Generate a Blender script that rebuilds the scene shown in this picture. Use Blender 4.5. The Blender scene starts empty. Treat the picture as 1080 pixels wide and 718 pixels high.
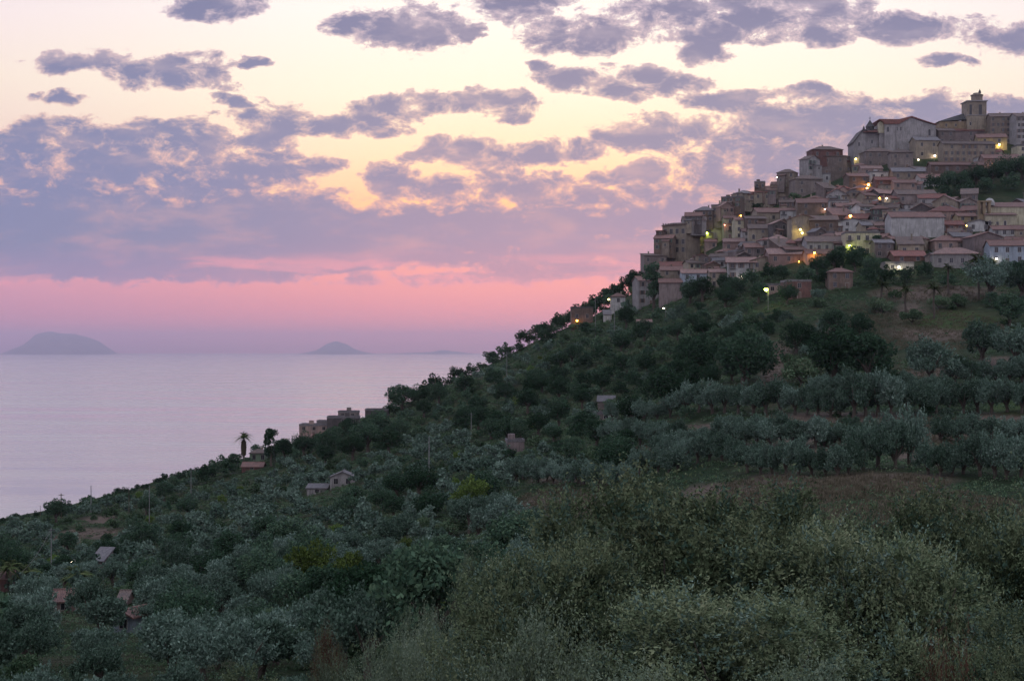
import bpy, math, random
import numpy as np
from mathutils import Vector, Matrix
random.seed(7); RS = np.random.RandomState(11)
SC = bpy.context.scene; COL = SC.collection
F = 1484.0; CX = 540.0; HY = 367.5          # focal length and level line, in units of the photograph's pixels
R = math.radians

def s2l(c):
    return tuple(((v/255.0)/12.92 if v/255.0 <= .04045 else ((v/255.0+.055)/1.055)**2.4) for v in c)

# ------------------------------------------------------------------ terrain
PXS = [-700,-250,0,135,270,405,540,675,810,945,1080,1350,1800]
TB = {   # distance: ground elevation given as an angle (picture rows) per bearing
 20:[960,960,960,960,960,950,930,900,890,890,890,890,890],
 40:[850,850,850,850,850,830,800,740,710,700,700,700,700],
 80:[770,765,760,760,755,740,715,660,625,610,605,600,590],
 120:[725,715,710,708,700,690,665,612,575,558,552,545,530],
 160:[705,690,685,680,670,655,625,570,540,522,516,505,480],
 220:[690,664,652,645,630,605,570,528,492,483,479,460,430],
 260:[680,650,637,628,610,582,545,496,464,456,453,430,400],
 300:[665,636,622,610,588,557,520,470,438,430,428,400,360],
 350:[650,622,605,592,566,530,493,448,405,398,392,360,320],
 420:[635,603,583,568,538,500,462,420,368,352,348,310,270],
 500:[615,580,558,538,506,472,428,375,314,302,300,260,220],
}
SKYD = [520,520,525,540,560,590,640,690,740,770,790,830,880]
SKYP = [610,575,553,518,480,434,370,303,216,158,146,110,80]
DG = np.arange(-60, 2400, 2.0)
cols = []
for i,px in enumerate(PXS):
    kd = [-60,0,3,8]; kz = [-1.6,-1.7,-1.9,-3.8]
    for d in sorted(TB):
        kd.append(d); kz.append((HY-TB[d][i])/F*d)
    ds = SKYD[i]; zs = (HY-SKYP[i])/F*ds
    kd.append(ds); kz.append(zs)
    kd += [ds+25, ds+55]; kz += [zs-1.5, zs-10]
    kd.append(ds+55+(zs+190)/0.5); kz.append(-204)
    kd.append(kd[-1]+40); kz.append(-240)
    kd.append(3000); kz.append(-240)
    cols.append(np.interp(DG, kd, kz))
cols = np.array(cols)
PG = np.arange(-700, 1801, 10.0)
ZT = np.array([np.interp(PG, PXS, cols[:,j]) for j in range(len(DG))]).T   # (px, d)
k = np.hanning(15); k /= k.sum()
ZP = np.pad(ZT, ((7,7),(0,0)), mode='edge')
ZT = sum(k[i]*ZP[i:i+ZT.shape[0]] for i in range(15))
def _hash(ix, iy, s):
    v = np.sin(ix*127.1+iy*311.7+s*74.7)*43758.5453
    return v-np.floor(v)
def vnoise(x, y, s=0):
    x = np.asarray(x, float); y = np.asarray(y, float)
    ix = np.floor(x); iy = np.floor(y); fx = x-ix; fy = y-iy
    fx = fx*fx*(3-2*fx); fy = fy*fy*(3-2*fy)
    a=_hash(ix,iy,s); b=_hash(ix+1,iy,s); c=_hash(ix,iy+1,s); d=_hash(ix+1,iy+1,s)
    return (a+(b-a)*fx)*(1-fy)+(c+(d-c)*fx)*fy
def G(x, y):
    x = np.asarray(x, float); y = np.asarray(y, float)
    px = np.clip(x/np.maximum(y,3.0)*F+CX, -700, 1799.9)
    gi = (px+700)/10; gj = np.clip((y+60)/2, 0, len(DG)-1.001)
    i = np.floor(gi).astype(int); j = np.floor(gj).astype(int); a = gi-i; b = gj-j
    i = np.clip(i, 0, ZT.shape[0]-2)
    z = (ZT[i,j]*(1-a)+ZT[i+1,j]*a)*(1-b)+(ZT[i,j+1]*(1-a)+ZT[i+1,j+1]*a)*b
    amp = np.clip((y-40)/150, 0, 1)
    z = z+amp*((vnoise(x/14,y/14,1)-.5)*1.3+(vnoise(x/4.5,y/4.5,2)-.5)*.5)
    return z
def g1(x, y): return float(G(x, y))
DD = np.arange(50, 900, 1.5)
def find_d(px, py):
    u = (px-CX)/F
    z = G(u*DD, DD); p = HY-F*z/DD
    ok = np.nonzero(p <= py)[0]
    if len(ok) == 0: return float(DD[int(np.argmin(p))])
    return float(DD[ok[0]])
def at(px, py, d): return Vector(((px-CX)/F*d, d, (HY-py)/F*d))
def proj(x, y, z): return (CX+F*x/y, HY-F*z/y)

# ------------------------------------------------------------------ nodes
class NT:
    def __init__(s, tree):
        s.t = tree; tree.nodes.clear()
    def n(s, ty, **kw):
        nd = s.t.nodes.new(ty)
        for k_, v in kw.items():
            if k_ == 'ins':
                for kk, vv in v.items():
                    if isinstance(vv, bpy.types.NodeSocket): s.t.links.new(vv, nd.inputs[kk])
                    else: nd.inputs[kk].default_value = vv
            else: setattr(nd, k_, v)
        return nd
    def math(s, op, a, b=None, c=None, clamp=False):
        nd = s.t.nodes.new('ShaderNodeMath'); nd.operation = op; nd.use_clamp = clamp
        for i, v in enumerate((a,b,c)):
            if v is None: continue
            if isinstance(v, bpy.types.NodeSocket): s.t.links.new(v, nd.inputs[i])
            else: nd.inputs[i].default_value = v
        return nd.outputs[0]
    def mix(s, f, a, b, blend='MIX'):
        nd = s.t.nodes.new('ShaderNodeMix'); nd.data_type = 'RGBA'; nd.blend_type = blend
        for sock, v in ((nd.inputs['Factor'], f), (nd.inputs[6], a), (nd.inputs[7], b)):
            if isinstance(v, bpy.types.NodeSocket): s.t.links.new(v, sock)
            else:
                if sock.type == 'RGBA' and len(v) == 3: v = (*v, 1)
                sock.default_value = v
        return nd.outputs[2]
    def ramp(s, f, stops, interp='LINEAR'):
        nd = s.t.nodes.new('ShaderNodeValToRGB'); cr = nd.color_ramp; cr.interpolation = interp
        while len(cr.elements) > 1: cr.elements.remove(cr.elements[-1])
        cr.elements[0].position = stops[0][0]
        for i, (p, c) in enumerate(stops):
            e = cr.elements[0] if i == 0 else cr.elements.new(p)
            c = (c, c, c) if not hasattr(c, '__len__') else c
            e.color = (*c[:3], 1)
        s.t.links.new(f, nd.inputs[0]); return nd.outputs[0]
    def smooth(s, v, lo, hi):
        nd = s.t.nodes.new('ShaderNodeMapRange'); nd.interpolation_type = 'SMOOTHSTEP'
        s.t.links.new(v, nd.inputs[0]); nd.inputs[1].default_value = lo; nd.inputs[2].default_value = hi
        return nd.outputs[0]
    def noise(s, vec, scale, detail=4, rough=.55, dist=0):
        nd = s.n('ShaderNodeTexNoise'); nd.inputs['Scale'].default_value = scale
        nd.inputs['Detail'].default_value = detail; nd.inputs['Roughness'].default_value = rough
        nd.inputs['Distortion'].default_value = dist
        if vec is not None: s.t.links.new(vec, nd.inputs['Vector'])
        return nd
    def vm(s, op, a, b=None, c=None, out=0):
        nd = s.t.nodes.new('ShaderNodeVectorMath'); nd.operation = op
        for i, v in enumerate((a,b,c)):
            if v is None: continue
            if isinstance(v, bpy.types.NodeSocket): s.t.links.new(v, nd.inputs[i])
            else: nd.inputs[i].default_value = v
        return nd.outputs[out]
def newmat(name):
    m = bpy.data.materials.new(name); m.use_nodes = True
    t = NT(m.node_tree); o = t.n('ShaderNodeOutputMaterial')
    return m, t, o

# ------------------------------------------------------------------ mesh helpers
class MB:
    def __init__(s): s.v = []; s.f = []; s.mi = []
    def add(s, vs, fs, mi=0):
        o = len(s.v); s.v += [tuple(v) for v in vs]; s.f += [tuple(i+o for i in f) for f in fs]; s.mi += [mi]*len(fs)
    def box(s, x0,x1,y0,y1,z0,z1, mi=0):
        s.add([(x0,y0,z0),(x1,y0,z0),(x1,y1,z0),(x0,y1,z0),(x0,y0,z1),(x1,y0,z1),(x1,y1,z1),(x0,y1,z1)],
              [(0,3,2,1),(4,5,6,7),(0,1,5,4),(1,2,6,5),(2,3,7,6),(3,0,4,7)], mi)
    def prism(s, poly, y0, y1, mi=0):      # poly in xz, counter-clockwise seen from -y
        n = len(poly)
        s.add([(x,y0,z) for x,z in poly]+[(x,y1,z) for x,z in poly],
              [tuple(range(n)), tuple(range(2*n-1,n-1,-1))]+[(i,i+n,(i+1)%n+n,(i+1)%n) for i in range(n)], mi)
    def tube(s, pts, rad, seg=6, mi=0):
        pts = [Vector(p) for p in pts]; n = len(pts); base = len(s.v)
        for i, p in enumerate(pts):
            t = (pts[min(i+1,n-1)]-pts[max(i-1,0)]).normalized()
            a = t.cross(Vector((0,0,1)) if abs(t.z) < .9 else Vector((1,0,0))).normalized(); b = t.cross(a)
            r = rad[i] if hasattr(rad,'__len__') else rad
            for k_ in range(seg):
                an = 2*math.pi*k_/seg; s.v.append(tuple(p+a*r*math.cos(an)+b*r*math.sin(an)))
        for i in range(n-1):
            for k_ in range(seg):
                q = (k_+1)%seg
                s.f.append((base+i*seg+k_, base+i*seg+q, base+(i+1)*seg+q, base+(i+1)*seg+k_)); s.mi.append(mi)
        s.f.append(tuple(base+(n-1)*seg+k_ for k_ in range(seg))); s.mi.append(mi)
        s.f.append(tuple(base+seg-1-k_ for k_ in range(seg))); s.mi.append(mi)
    def lathe(s, prof, seg=16, c=(0,0,0), mi=0):
        base = len(s.v)
        for r, z in prof:
            for k_ in range(seg):
                an = 2*math.pi*k_/seg; s.v.append((c[0]+r*math.cos(an), c[1]+r*math.sin(an), c[2]+z))
        for i in range(len(prof)-1):
            for k_ in range(seg):
                q = (k_+1)%seg
                s.f.append((base+i*seg+k_, base+i*seg+q, base+(i+1)*seg+q, base+(i+1)*seg+k_)); s.mi.append(mi)
    def mesh(s, name, mats, smooth=False):
        me = bpy.data.meshes.new(name); me.from_pydata(s.v, [], s.f)
        for m in (mats if isinstance(mats,(list,tuple)) else [mats]): me.materials.append(m)
        me.polygons.foreach_set('material_index', s.mi)
        if smooth: me.polygons.foreach_set('use_smooth', [True]*len(s.f))
        me.update(); return me
def link(name, data, parent=None, loc=(0,0,0), rz=0):
    o = bpy.data.objects.new(name, data); COL.objects.link(o); o.location = loc; o.rotation_euler = (0,0,rz)
    if parent is not None: o.parent = parent
    return o
def tag(o, label=None, cat=None, group=None, kind=None):
    if label: o['label'] = label
    if cat: o['category'] = cat
    if group: o['group'] = group
    if kind: o['kind'] = kind
    return o
def quads(name, V, mats, rnd, mi=None):        # V (N,4,3)
    N = V.shape[0]; me = bpy.data.meshes.new(name)
    me.vertices.add(4*N); me.vertices.foreach_set('co', V.reshape(-1).astype(np.float32))
    me.loops.add(4*N); me.loops.foreach_set('vertex_index', np.arange(4*N, dtype=np.int32))
    me.polygons.add(N); me.polygons.foreach_set('loop_start', np.arange(0,4*N,4,dtype=np.int32))
    me.polygons.foreach_set('loop_total', np.full(N,4,dtype=np.int32))
    for m in (mats if isinstance(mats,(list,tuple)) else [mats]): me.materials.append(m)
    if mi is not None: me.polygons.foreach_set('material_index', mi.astype(np.int32))
    me.update(calc_edges=True)
    at_ = me.attributes.new('rnd', 'FLOAT', 'FACE'); at_.data.foreach_set('value', rnd.astype(np.float32))
    me.validate(); return me
def leafquads(P, A, B, L, W):                 # centres, long axis, width axis
    L = np.broadcast_to(np.asarray(L,float).reshape(-1,1), (len(P),1)); W = np.broadcast_to(np.asarray(W,float).reshape(-1,1), (len(P),1))
    return np.stack([P-A*L*.5-B*W*.22, P-B*W*-.5+A*L*-.0, P+A*L*.5+B*W*.12, P-B*W*.5+A*L*.05], axis=1)
def unit(v): return v/np.maximum(np.linalg.norm(v,axis=-1,keepdims=True),1e-9)
ORD = ['','first','second','third','fourth','fifth','sixth','seventh','eighth','ninth','tenth','eleventh','twelfth','thirteenth','fourteenth','fifteenth','sixteenth','seventeenth','eighteenth','nineteenth','twentieth']
def ordn(i):
    if i <= 20: return ORD[i]
    return '%d%s' % (i, 'th' if 10 < i%100 < 14 else {1:'st',2:'nd',3:'rd'}.get(i%10,'th'))
# ------------------------------------------------------------------ camera
cam = bpy.data.cameras.new('camera'); co = bpy.data.objects.new('camera', cam); COL.objects.link(co)
co.location = (0,0,0); co.rotation_euler = (R(90),0,0); cam.lens = F/1080*36; cam.sensor_width = 36
cam.shift_y = (HY-359)/1080; cam.clip_start = .3; cam.clip_end = 120000
SC.camera = co
SC.view_settings.view_transform = 'Standard'; SC.view_settings.look = 'None'; SC.view_settings.gamma = 1
SC.view_settings.exposure = 0; SC.view_settings.use_curve_mapping = False
SC.render.engine = 'CYCLES'
cy = SC.cycles; cy.use_denoising = True; cy.max_bounces = 5; cy.diffuse_bounces = 2; cy.glossy_bounces = 3
cy.transmission_bounces = 2; cy.volume_bounces = 0; cy.sample_clamp_indirect = 4; cy.transparent_max_bounces = 4
try: cy.denoiser = 'OPENIMAGEDENOISE'; cy.denoising_prefilter = 'ACCURATE'
except Exception: pass

# ------------------------------------------------------------------ sky: dusk sky with banks of cloud, all by direction
SKYK = 1.75
W = bpy.data.worlds.new('World'); SC.world = W; W.use_nodes = True
t = NT(W.node_tree); out = t.n('ShaderNodeOutputWorld')
tc = t.n('ShaderNodeTexCoord'); D = tc.outputs['Generated']
sp = t.n('ShaderNodeSeparateXYZ', ins={0:D}); dx, dy, dz = sp.outputs
yy = t.math('MAXIMUM', dy, .12)
qx = t.math('MULTIPLY_ADD', t.math('DIVIDE', dx, yy), F/100, CX/100)
qy = t.math('MULTIPLY_ADD', t.math('DIVIDE', dz, yy), -F/100, HY/100)
Q = t.n('ShaderNodeCombineXYZ', ins={0:qx,1:qy}).outputs[0]       # sky plane, hundreds of photo pixels
def P2(a): return a/100.0
# base colours by height above the horizon (dz = sine of elevation)
hz = t.math('DIVIDE', t.math('SUBTRACT', HY/100.0, qy), F/100)    # tangent
def e(py): return max(0.0,(HY-py)/F)/.6
el = t.math('DIVIDE', t.math('MAXIMUM', hz, 0.0), .6, clamp=True)
warm = t.ramp(el, [(0, s2l((186,138,160))), (e(352), s2l((214,142,162))), (e(325), s2l((228,146,160))), (e(285), s2l((246,158,156))),
      (e(250), s2l((254,184,150))), (e(215), s2l((255,205,148))), (e(165), s2l((255,229,186))), (e(100), s2l((255,243,216))), (e(10), s2l((254,246,235))), (.62, s2l((225,222,232))), (1, s2l((165,176,212)))])
cool = t.ramp(el, [(0, s2l((170,136,165))), (e(340), s2l((194,138,166))), (e(290), s2l((206,146,170))),
      (e(215), s2l((214,178,184))), (e(150), s2l((232,205,196))), (e(80), s2l((240,222,208))), (e(10), s2l((238,222,222))), (.62, s2l((190,190,215))), (1, s2l((150,165,205)))])
az = t.smooth(t.math('ABSOLUTE', t.math('SUBTRACT', qx, 6.2)), 1.2, 7.5)
base = t.mix(az, warm, cool)
# cloud field: banks placed by direction, ragged by noise
warp = t.noise(t.vm('MULTIPLY', Q, (.55,1.1,1)), 1.6, 5, .6)
wv = t.vm('MULTIPLY', t.vm('SUBTRACT', warp.outputs['Color'], (.5,.5,.5)), (1.1,.42,0))
Qw = t.vm('ADD', Q, wv)
BL = [(228,6,44,15,1),(375,24,36,12,.8),(438,32,46,24,1),(500,30,12,10,.7),(92,66,55,13,.9),(165,74,70,17,1.1),(215,86,46,13,1),(270,66,18,7,.7),
 (56,105,26,7,.7),(405,115,30,20,1),(340,130,80,12,1),(285,132,46,22,.9),(500,112,60,14,.9),(535,125,30,8,.6),(252,108,26,9,.6),
 (545,5,50,18,1),(618,38,52,22,1),(600,80,46,12,1),(680,90,56,14,1.1),(570,72,20,8,.6),(790,14,120,26,1.1),(750,40,60,16,.8),(745,58,32,13,.7),(850,38,50,14,.7),
 (960,28,52,16,1.1),(1062,40,46,17,1.1),(1005,66,30,7,.7),(840,100,46,8,.5),(770,110,60,12,.7),(870,122,110,22,1.1),(985,128,130,22,1.2),(1070,112,60,14,1),
 (860,155,120,34,1.3),(700,147,62,19,1),(735,143,26,15,.8),(680,182,55,12,.8),(775,195,60,18,1),(640,188,40,10,.7),(575,158,48,13,1),(500,160,60,14,.9),(455,165,40,8,.6),
 (420,188,30,16,1),(470,198,50,15,.9),(540,196,60,18,1),(600,205,55,11,.8),(40,150,110,24,1),(150,152,90,22,.9),(90,180,150,30,1.1),(215,150,60,14,.8),(250,178,70,18,1),(310,178,46,12,.8),
 (200,200,110,22,.9),(290,165,40,10,.6),(60,215,180,35,1.1),(240,228,190,26,1.1),(440,238,190,22,1.2),(600,235,190,24,1.2),(760,222,150,34,1.3),(900,205,200,60,1.3),
 (120,258,300,34,1.4),(420,258,240,19,1.2),(640,262,200,20,1.1),(40,290,230,26,1.1),(230,298,120,14,.7),(400,300,130,9,.9),(520,293,140,8,.9),(620,288,120,14,.9),(150,278,130,16,.9),(330,283,70,5,.5),
 (760,300,160,20,.9)]
mn = None
for (a,b,rx,ry,w) in BL:
    w = .75+.25*w; rx *= w; ry *= w
    m_ = t.vm('MULTIPLY_ADD', Qw, (100/rx,100/ry,0), (-a/rx,-b/ry,0))
    d2 = t.vm('DOT_PRODUCT', m_, m_, out=1)
    mn = d2 if mn is None else t.math('SMOOTH_MIN', mn, d2, .3)
fld = t.math('MULTIPLY_ADD', t.math('MINIMUM', mn, 2.75), -.52, .86)
n1 = t.noise(t.vm('MULTIPLY', Q, (.72,1.2,1)), 3.6, 8, .68, .25).outputs[0]
band = t.math('MULTIPLY', t.smooth(qy, 2.1, 2.45), t.smooth(qy, 3.02, 2.72))
fld = t.math('MULTIPLY_ADD', t.math('MULTIPLY', band, t.smooth(qx, 9.0, 1.0)), .75, fld)
dens0 = t.math('ADD', fld, t.math('MULTIPLY_ADD', n1, 3.3, -1.72))
lowfade = t.smooth(hz, .028, .06)
dens0 = t.math('MULTIPLY_ADD', t.math('SUBTRACT', 1.0, lowfade), -1.3, dens0)
alpha = t.smooth(dens0, -.04, .3)
core = t.smooth(dens0, .05, .75)
thin = t.ramp(el, [(0, s2l((205,140,165))), (e(300), s2l((222,150,168))), (e(230), s2l((226,170,162))), (e(120), s2l((224,190,180))), (e(0), s2l((206,186,196)))])
n3 = t.noise(t.vm('ADD', t.vm('MULTIPLY', Q, (.5,1.4,1)), (7.3,2.1,0)), 2.2, 5, .6).outputs[0]
dkw = t.ramp(el, [(0, s2l((160,128,160))), (e(300), s2l((166,133,164))), (e(255), s2l((136,132,168))), (e(200), s2l((130,130,164))), (e(120), s2l((130,130,160))), (e(0), s2l((112,114,148))), (1, s2l((120,122,165)))])
dkc = t.ramp(el, [(0, s2l((150,128,165))), (e(300), s2l((142,132,170))), (e(255), s2l((108,124,164))), (e(190), s2l((108,122,164))), (e(120), s2l((114,122,160))), (e(0), s2l((106,112,150))), (1, s2l((115,122,168)))])
azc = t.smooth(qx, 5.8, .8)
dark = t.mix(azc, dkw, dkc)
dark = t.mix(t.smooth(n3, .45, .75), dark, t.mix(.38, dark, thin))
cl = t.mix(core, thin, dark)
col = t.mix(t.math('MULTIPLY', alpha, .96), base, cl)
# pink streaks low in the bank
st = t.noise(t.vm('MULTIPLY', Qw, (.22,2.6,1)), 1.6, 4, .5).outputs[0]
sm = t.math('MULTIPLY', t.smooth(st, .5, .64), t.math('MULTIPLY', t.smooth(qy, 2.62, 2.8), t.smooth(qy, 3.12, 2.96)))
col = t.mix(t.math('MULTIPLY', sm, .75), col, s2l((226,152,168)))
# rest of the sky: a general broken overcast, brightened out of view as fill light on the land
gn = t.noise(t.vm('MULTIPLY', D, (1,1,2.2)), 3.2, 3, .55).outputs[0]
gcol = t.mix(t.smooth(gn, .42, .6), base, t.ramp(el, [(0, s2l((150,128,165))), (.4, s2l((150,145,180))), (1, s2l((185,188,205)))]))
east = t.ramp(t.math('MULTIPLY_ADD', dz, .5, .5), [(0, s2l((95,100,125))), (.48, s2l((130,130,165))), (.55, s2l((178,172,190))), (.7, s2l((195,198,210))), (1, s2l((205,210,222)))])
gcol = t.mix(t.smooth(dy, .45, -.2), gcol, east)
inside = t.math('MULTIPLY', t.smooth(t.math('ABSOLUTE', t.math('SUBTRACT', qx, 5.4)), 7.5, 5.6), t.smooth(qy, -1.6, -.4))
nish = t.n('ShaderNodeTexSky', sky_type='NISHITA'); nish.sun_disc = False
nish.sun_elevation = R(1.0); nish.sun_rotation = R(2)
b1 = t.n('ShaderNodeMixShader', ins={0:inside,1:t.n('ShaderNodeBackground', ins={'Color':gcol,'Strength':SKYK}).outputs[0],2:t.n('ShaderNodeBackground', ins={'Color':col,'Strength':1.12}).outputs[0]})
b2 = t.n('ShaderNodeBackground', ins={'Color':nish.outputs[0],'Strength':0.012})
ad = t.n('ShaderNodeAddShader', ins={0:b1.outputs[0],1:b2.outputs[0]})
t.t.links.new(ad.outputs[0], out.inputs['Surface'])
W.cycles.sampling_method = 'MANUAL'; W.cycles.sample_map_resolution = 1024

# the sun has set: only a broad, very weak glow is left in its direction
sl = bpy.data.lights.new('sun','SUN'); sl.energy = .12; sl.angle = R(60); sl.color = (1,.78,.66)
so = bpy.data.objects.new('sun', sl); COL.objects.link(so); so.rotation_euler = (R(75),0,R(178))

# ------------------------------------------------------------------ sea, islands, air
SEA = -200.0
m, t, o = newmat('sea_water')
tc = t.n('ShaderNodeTexCoord').outputs['Object']
v1 = t.vm('MULTIPLY', tc, (.00045,.0042,1))
st1 = t.noise(v1, 1.0, 5, .6, .4).outputs[0]
v2 = t.vm('MULTIPLY', tc, (.0035,.03,1))
st2 = t.noise(v2, 1.0, 3, .55).outputs[0]
rough = t.math('MULTIPLY_ADD', t.smooth(t.math('MULTIPLY_ADD', st2, .35, t.math('MULTIPLY', st1, .65)), .36, .62), .16, .13)
bp = t.n('ShaderNodeBump', ins={'Strength':.3,'Distance':1.0,'Height':t.math('MULTIPLY_ADD', st2, .06, t.math('MULTIPLY', st1, 2.0))})
pb = t.n('ShaderNodeBsdfPrincipled', ins={'Base Color':(*s2l((142,136,142)),1),'Roughness':rough,'IOR':1.45,'Normal':bp.outputs[0]})
t.t.links.new(pb.outputs[0], o.inputs[0])
mb = MB(); ys = [-50,200,400,600,1000,2000,4000,8000,16000,28000,42000,60000]
for i in range(len(ys)-1):
    mb.add([(-40000,ys[i],0),(40000,ys[i],0),(40000,ys[i+1],0),(-40000,ys[i+1],0)],[(0,1,2,3)])
sea = link('sea', mb.mesh('sea', m), loc=(0,0,SEA)); tag(sea, kind='structure')

m_isl, t, o = newmat('island_rock')
nn = t.noise(t.n('ShaderNodeTexCoord').outputs['Object'], .004, 6).outputs[0]
pb = t.n('ShaderNodeBsdfPrincipled', ins={'Base Color':t.ramp(nn, [(.3,(.14,.15,.18)),(.7,(.24,.22,.22))]),'Roughness':1.0})
t.t.links.new(pb.outputs[0], o.inputs[0])
def island(name, prof, D0, label):
    xs = [p[0] for p in prof]; n = 60; m_ = 26; V = []; Fc = []
    X = np.linspace(xs[0], xs[-1], n); Hh = np.interp(X, xs, [373.6-p[1] for p in prof])
    wx = (X-CX)/F*D0; wh = np.maximum(Hh,0)/F*D0
    half = (wx[-1]-wx[0])*.28
    for i in range(n):
        for j in range(m_+1):
            s_ = -1+2*j/m_; edge = math.sqrt(max(0,1-((i/(n-1))*2-1)**2))*half+50
            h = wh[i]*max(0,1-abs(s_)**1.5); h *= 1-.25*vnoise(wx[i]/260,s_*5,3)*(1-abs(1-abs(s_)*0)*0)*min(1,abs(s_)*2.5)
            V.append((wx[i], D0+s_*edge, SEA-5+h+5*(h>0)))
    for i in range(n-1):
        for j in range(m_):
            a = i*(m_+1)+j; Fc.append((a,a+m_+1,a+m_+2,a+1))
    q = MB(); q.add(V,Fc); ob = link(name, q.mesh(name, m_isl, True)); tag(ob, label, kind='structure')
island('island_hill', [(-6,376),(4,373),(14,368),(24,364),(33,357),(38,352.5),(46,350.5),(55,349.5),(60,351),(68,352),(78,352.2),(86,354),(97,357),(106,361),(113,366),(119,370),(128,376)], 50000, 'large hazy volcanic island on the horizon at the left')
island('island_hill', [(314,373.6),(324,371.6),(332,370),(338,367),(344,363),(350,361),(355,359.8),(360,361.5),(366,363),(371,366.5),(378,369.5),(386,371.6),(398,373.6)], 50000, 'smaller hazy island on the horizon left of the headland')
island('island_hill', [(400,373.6),(430,372.4),(455,371.6),(462,370),(469,369.4),(476,370.5),(490,372),(505,373.6)], 52000, 'faint low island on the horizon beside the headland')
hm, t, o = newmat('haze')
pv = t.n('ShaderNodeVolumePrincipled'); pv.inputs['Color'].default_value = (.80,.78,1.0,1); pv.inputs['Density'].default_value = 2.9e-5
pv.inputs['Anisotropy'].default_value = 0.72
t.t.links.new(pv.outputs[0], o.inputs['Volume'])
mb = MB(); mb.box(-41000,41000,-300,61000,-246,660)
hz_ = link('haze', mb.mesh('haze', hm)); tag(hz_, kind='stuff')

# ------------------------------------------------------------------ ground sheet
xs = np.concatenate([np.arange(-1000,-420,12), np.arange(-420,421,2.4), np.arange(432,1001,12)])
ys = np.concatenate([np.arange(-55,100,1.6), np.arange(100,560,2.2), np.arange(560,860,3.0), np.arange(860,1700,20)])
XX, YY = np.meshgrid(xs, ys); ZZ = G(XX, YY)
SOIL = [(598,532,58,14),(560,538,30,10),(830,518,52,20),(905,508,60,7),(960,512,40,12),(760,520,40,10),(610,505,60,5),(700,474,60,5),(830,474,90,6),(940,505,70,8),(1010,478,70,14),(1000,455,60,10),(1060,470,30,20),
        (820,378,14,22),(815,400,14,16),(905,440,120,6),(960,330,20,14),(1000,392,50,7),(1060,385,26,10),(1030,410,30,6),(985,310,70,9),(880,345,24,12),(98,562,34,6),(70,570,14,10),(105,548,22,5),(850,460,30,8),(935,455,40,5),
        (445,505,10,3),(1050,440,40,5),(760,450,60,4),(985,352,60,8)]
GREEN = [(1010,338,60,9),(1066,462,22,10),(1070,430,30,8),(455,395,30,10),(455,395,30,10)]
PXv = CX+F*XX/np.maximum(YY,3); PYv = HY-F*ZZ/np.maximum(YY,3)
soil = np.zeros_like(XX); grn = np.zeros_like(XX)
wob = (vnoise(XX/9,YY/9,5)-.5)*.9
for (a,b,c,d) in SOIL: soil = np.maximum(soil, 1.25-((PXv-a)/c)**2-((PYv-b)/d)**2+wob)
for (a,b,c,d) in GREEN: grn = np.maximum(grn, 1.25-((PXv-a)/c)**2-((PYv-b)/d)**2+wob)
soil = np.clip(soil*1.2-.1,0,.95)*(YY>60); grn = np.clip(grn*1.3,0,1)*(YY>60)
nx, ny = len(xs), len(ys)
me = bpy.data.meshes.new('terrain')
me.vertices.add(nx*ny); me.vertices.foreach_set('co', np.stack([XX,YY,ZZ],-1).reshape(-1).astype(np.float32))
I, J = np.meshgrid(np.arange(nx-1), np.arange(ny-1)); a = (J*nx+I).reshape(-1)
idx = np.stack([a,a+1,a+nx+1,a+nx],1).reshape(-1)
me.loops.add(len(idx)); me.loops.foreach_set('vertex_index', idx.astype(np.int32))
me.polygons.add(len(a)); me.polygons.foreach_set('loop_start', np.arange(0,len(idx),4,dtype=np.int32)); me.polygons.foreach_set('loop_total', np.full(len(a),4,dtype=np.int32))
me.polygons.foreach_set('use_smooth', np.ones(len(a),dtype=bool)); me.update(calc_edges=True)
for nm, ar in (('soil',soil),('green',grn)):
    q = me.attributes.new(nm,'FLOAT','POINT'); q.data.foreach_set('value', ar.reshape(-1).astype(np.float32))
m, t, o = newmat('hillside')
tc = t.n('ShaderNodeTexCoord').outputs['Object']
a1 = t.noise(tc, .06, 6, .6).outputs[0]; a2 = t.noise(tc, .5, 5, .65).outputs[0]; a3 = t.noise(tc, 2.5, 4, .7).outputs[0]
g_ = t.mix(t.smooth(a1,.42,.6), (.022,.042,.018), (.050,.058,.030))
g_ = t.mix(t.smooth(a2,.48,.66), g_, (.022,.030,.014))
so_ = t.mix(t.smooth(a2,.4,.62), (.135,.098,.082), (.080,.060,.052))
so_ = t.mix(t.smooth(a3,.45,.62), so_, (.20,.15,.115))
s_a = t.n('ShaderNodeAttribute', attribute_name='soil').outputs['Fac']; g_a = t.n('ShaderNodeAttribute', attribute_name='green').outputs['Fac']
c_ = t.mix(s_a, g_, so_); c_ = t.mix(g_a, c_, t.mix(a3,(.035,.062,.02),(.07,.10,.035)))
c_ = t.mix(t.math('MULTIPLY', a3, .5), c_, (.3,.3,.3), 'MULTIPLY')
bp = t.n('ShaderNodeBump', ins={'Strength':1.0,'Distance':.5,'Height':t.math('ADD',a3,t.math('MULTIPLY',a2,2.0))})
pb = t.n('ShaderNodeBsdfPrincipled', ins={'Base Color':c_,'Roughness':1.0,'Normal':bp.outputs[0]}); pb.inputs['Specular IOR Level'].default_value = .1
t.t.links.new(pb.outputs[0], o.inputs[0]); me.materials.append(m)
ter = link('terrain', me); tag(ter, kind='structure')
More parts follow.
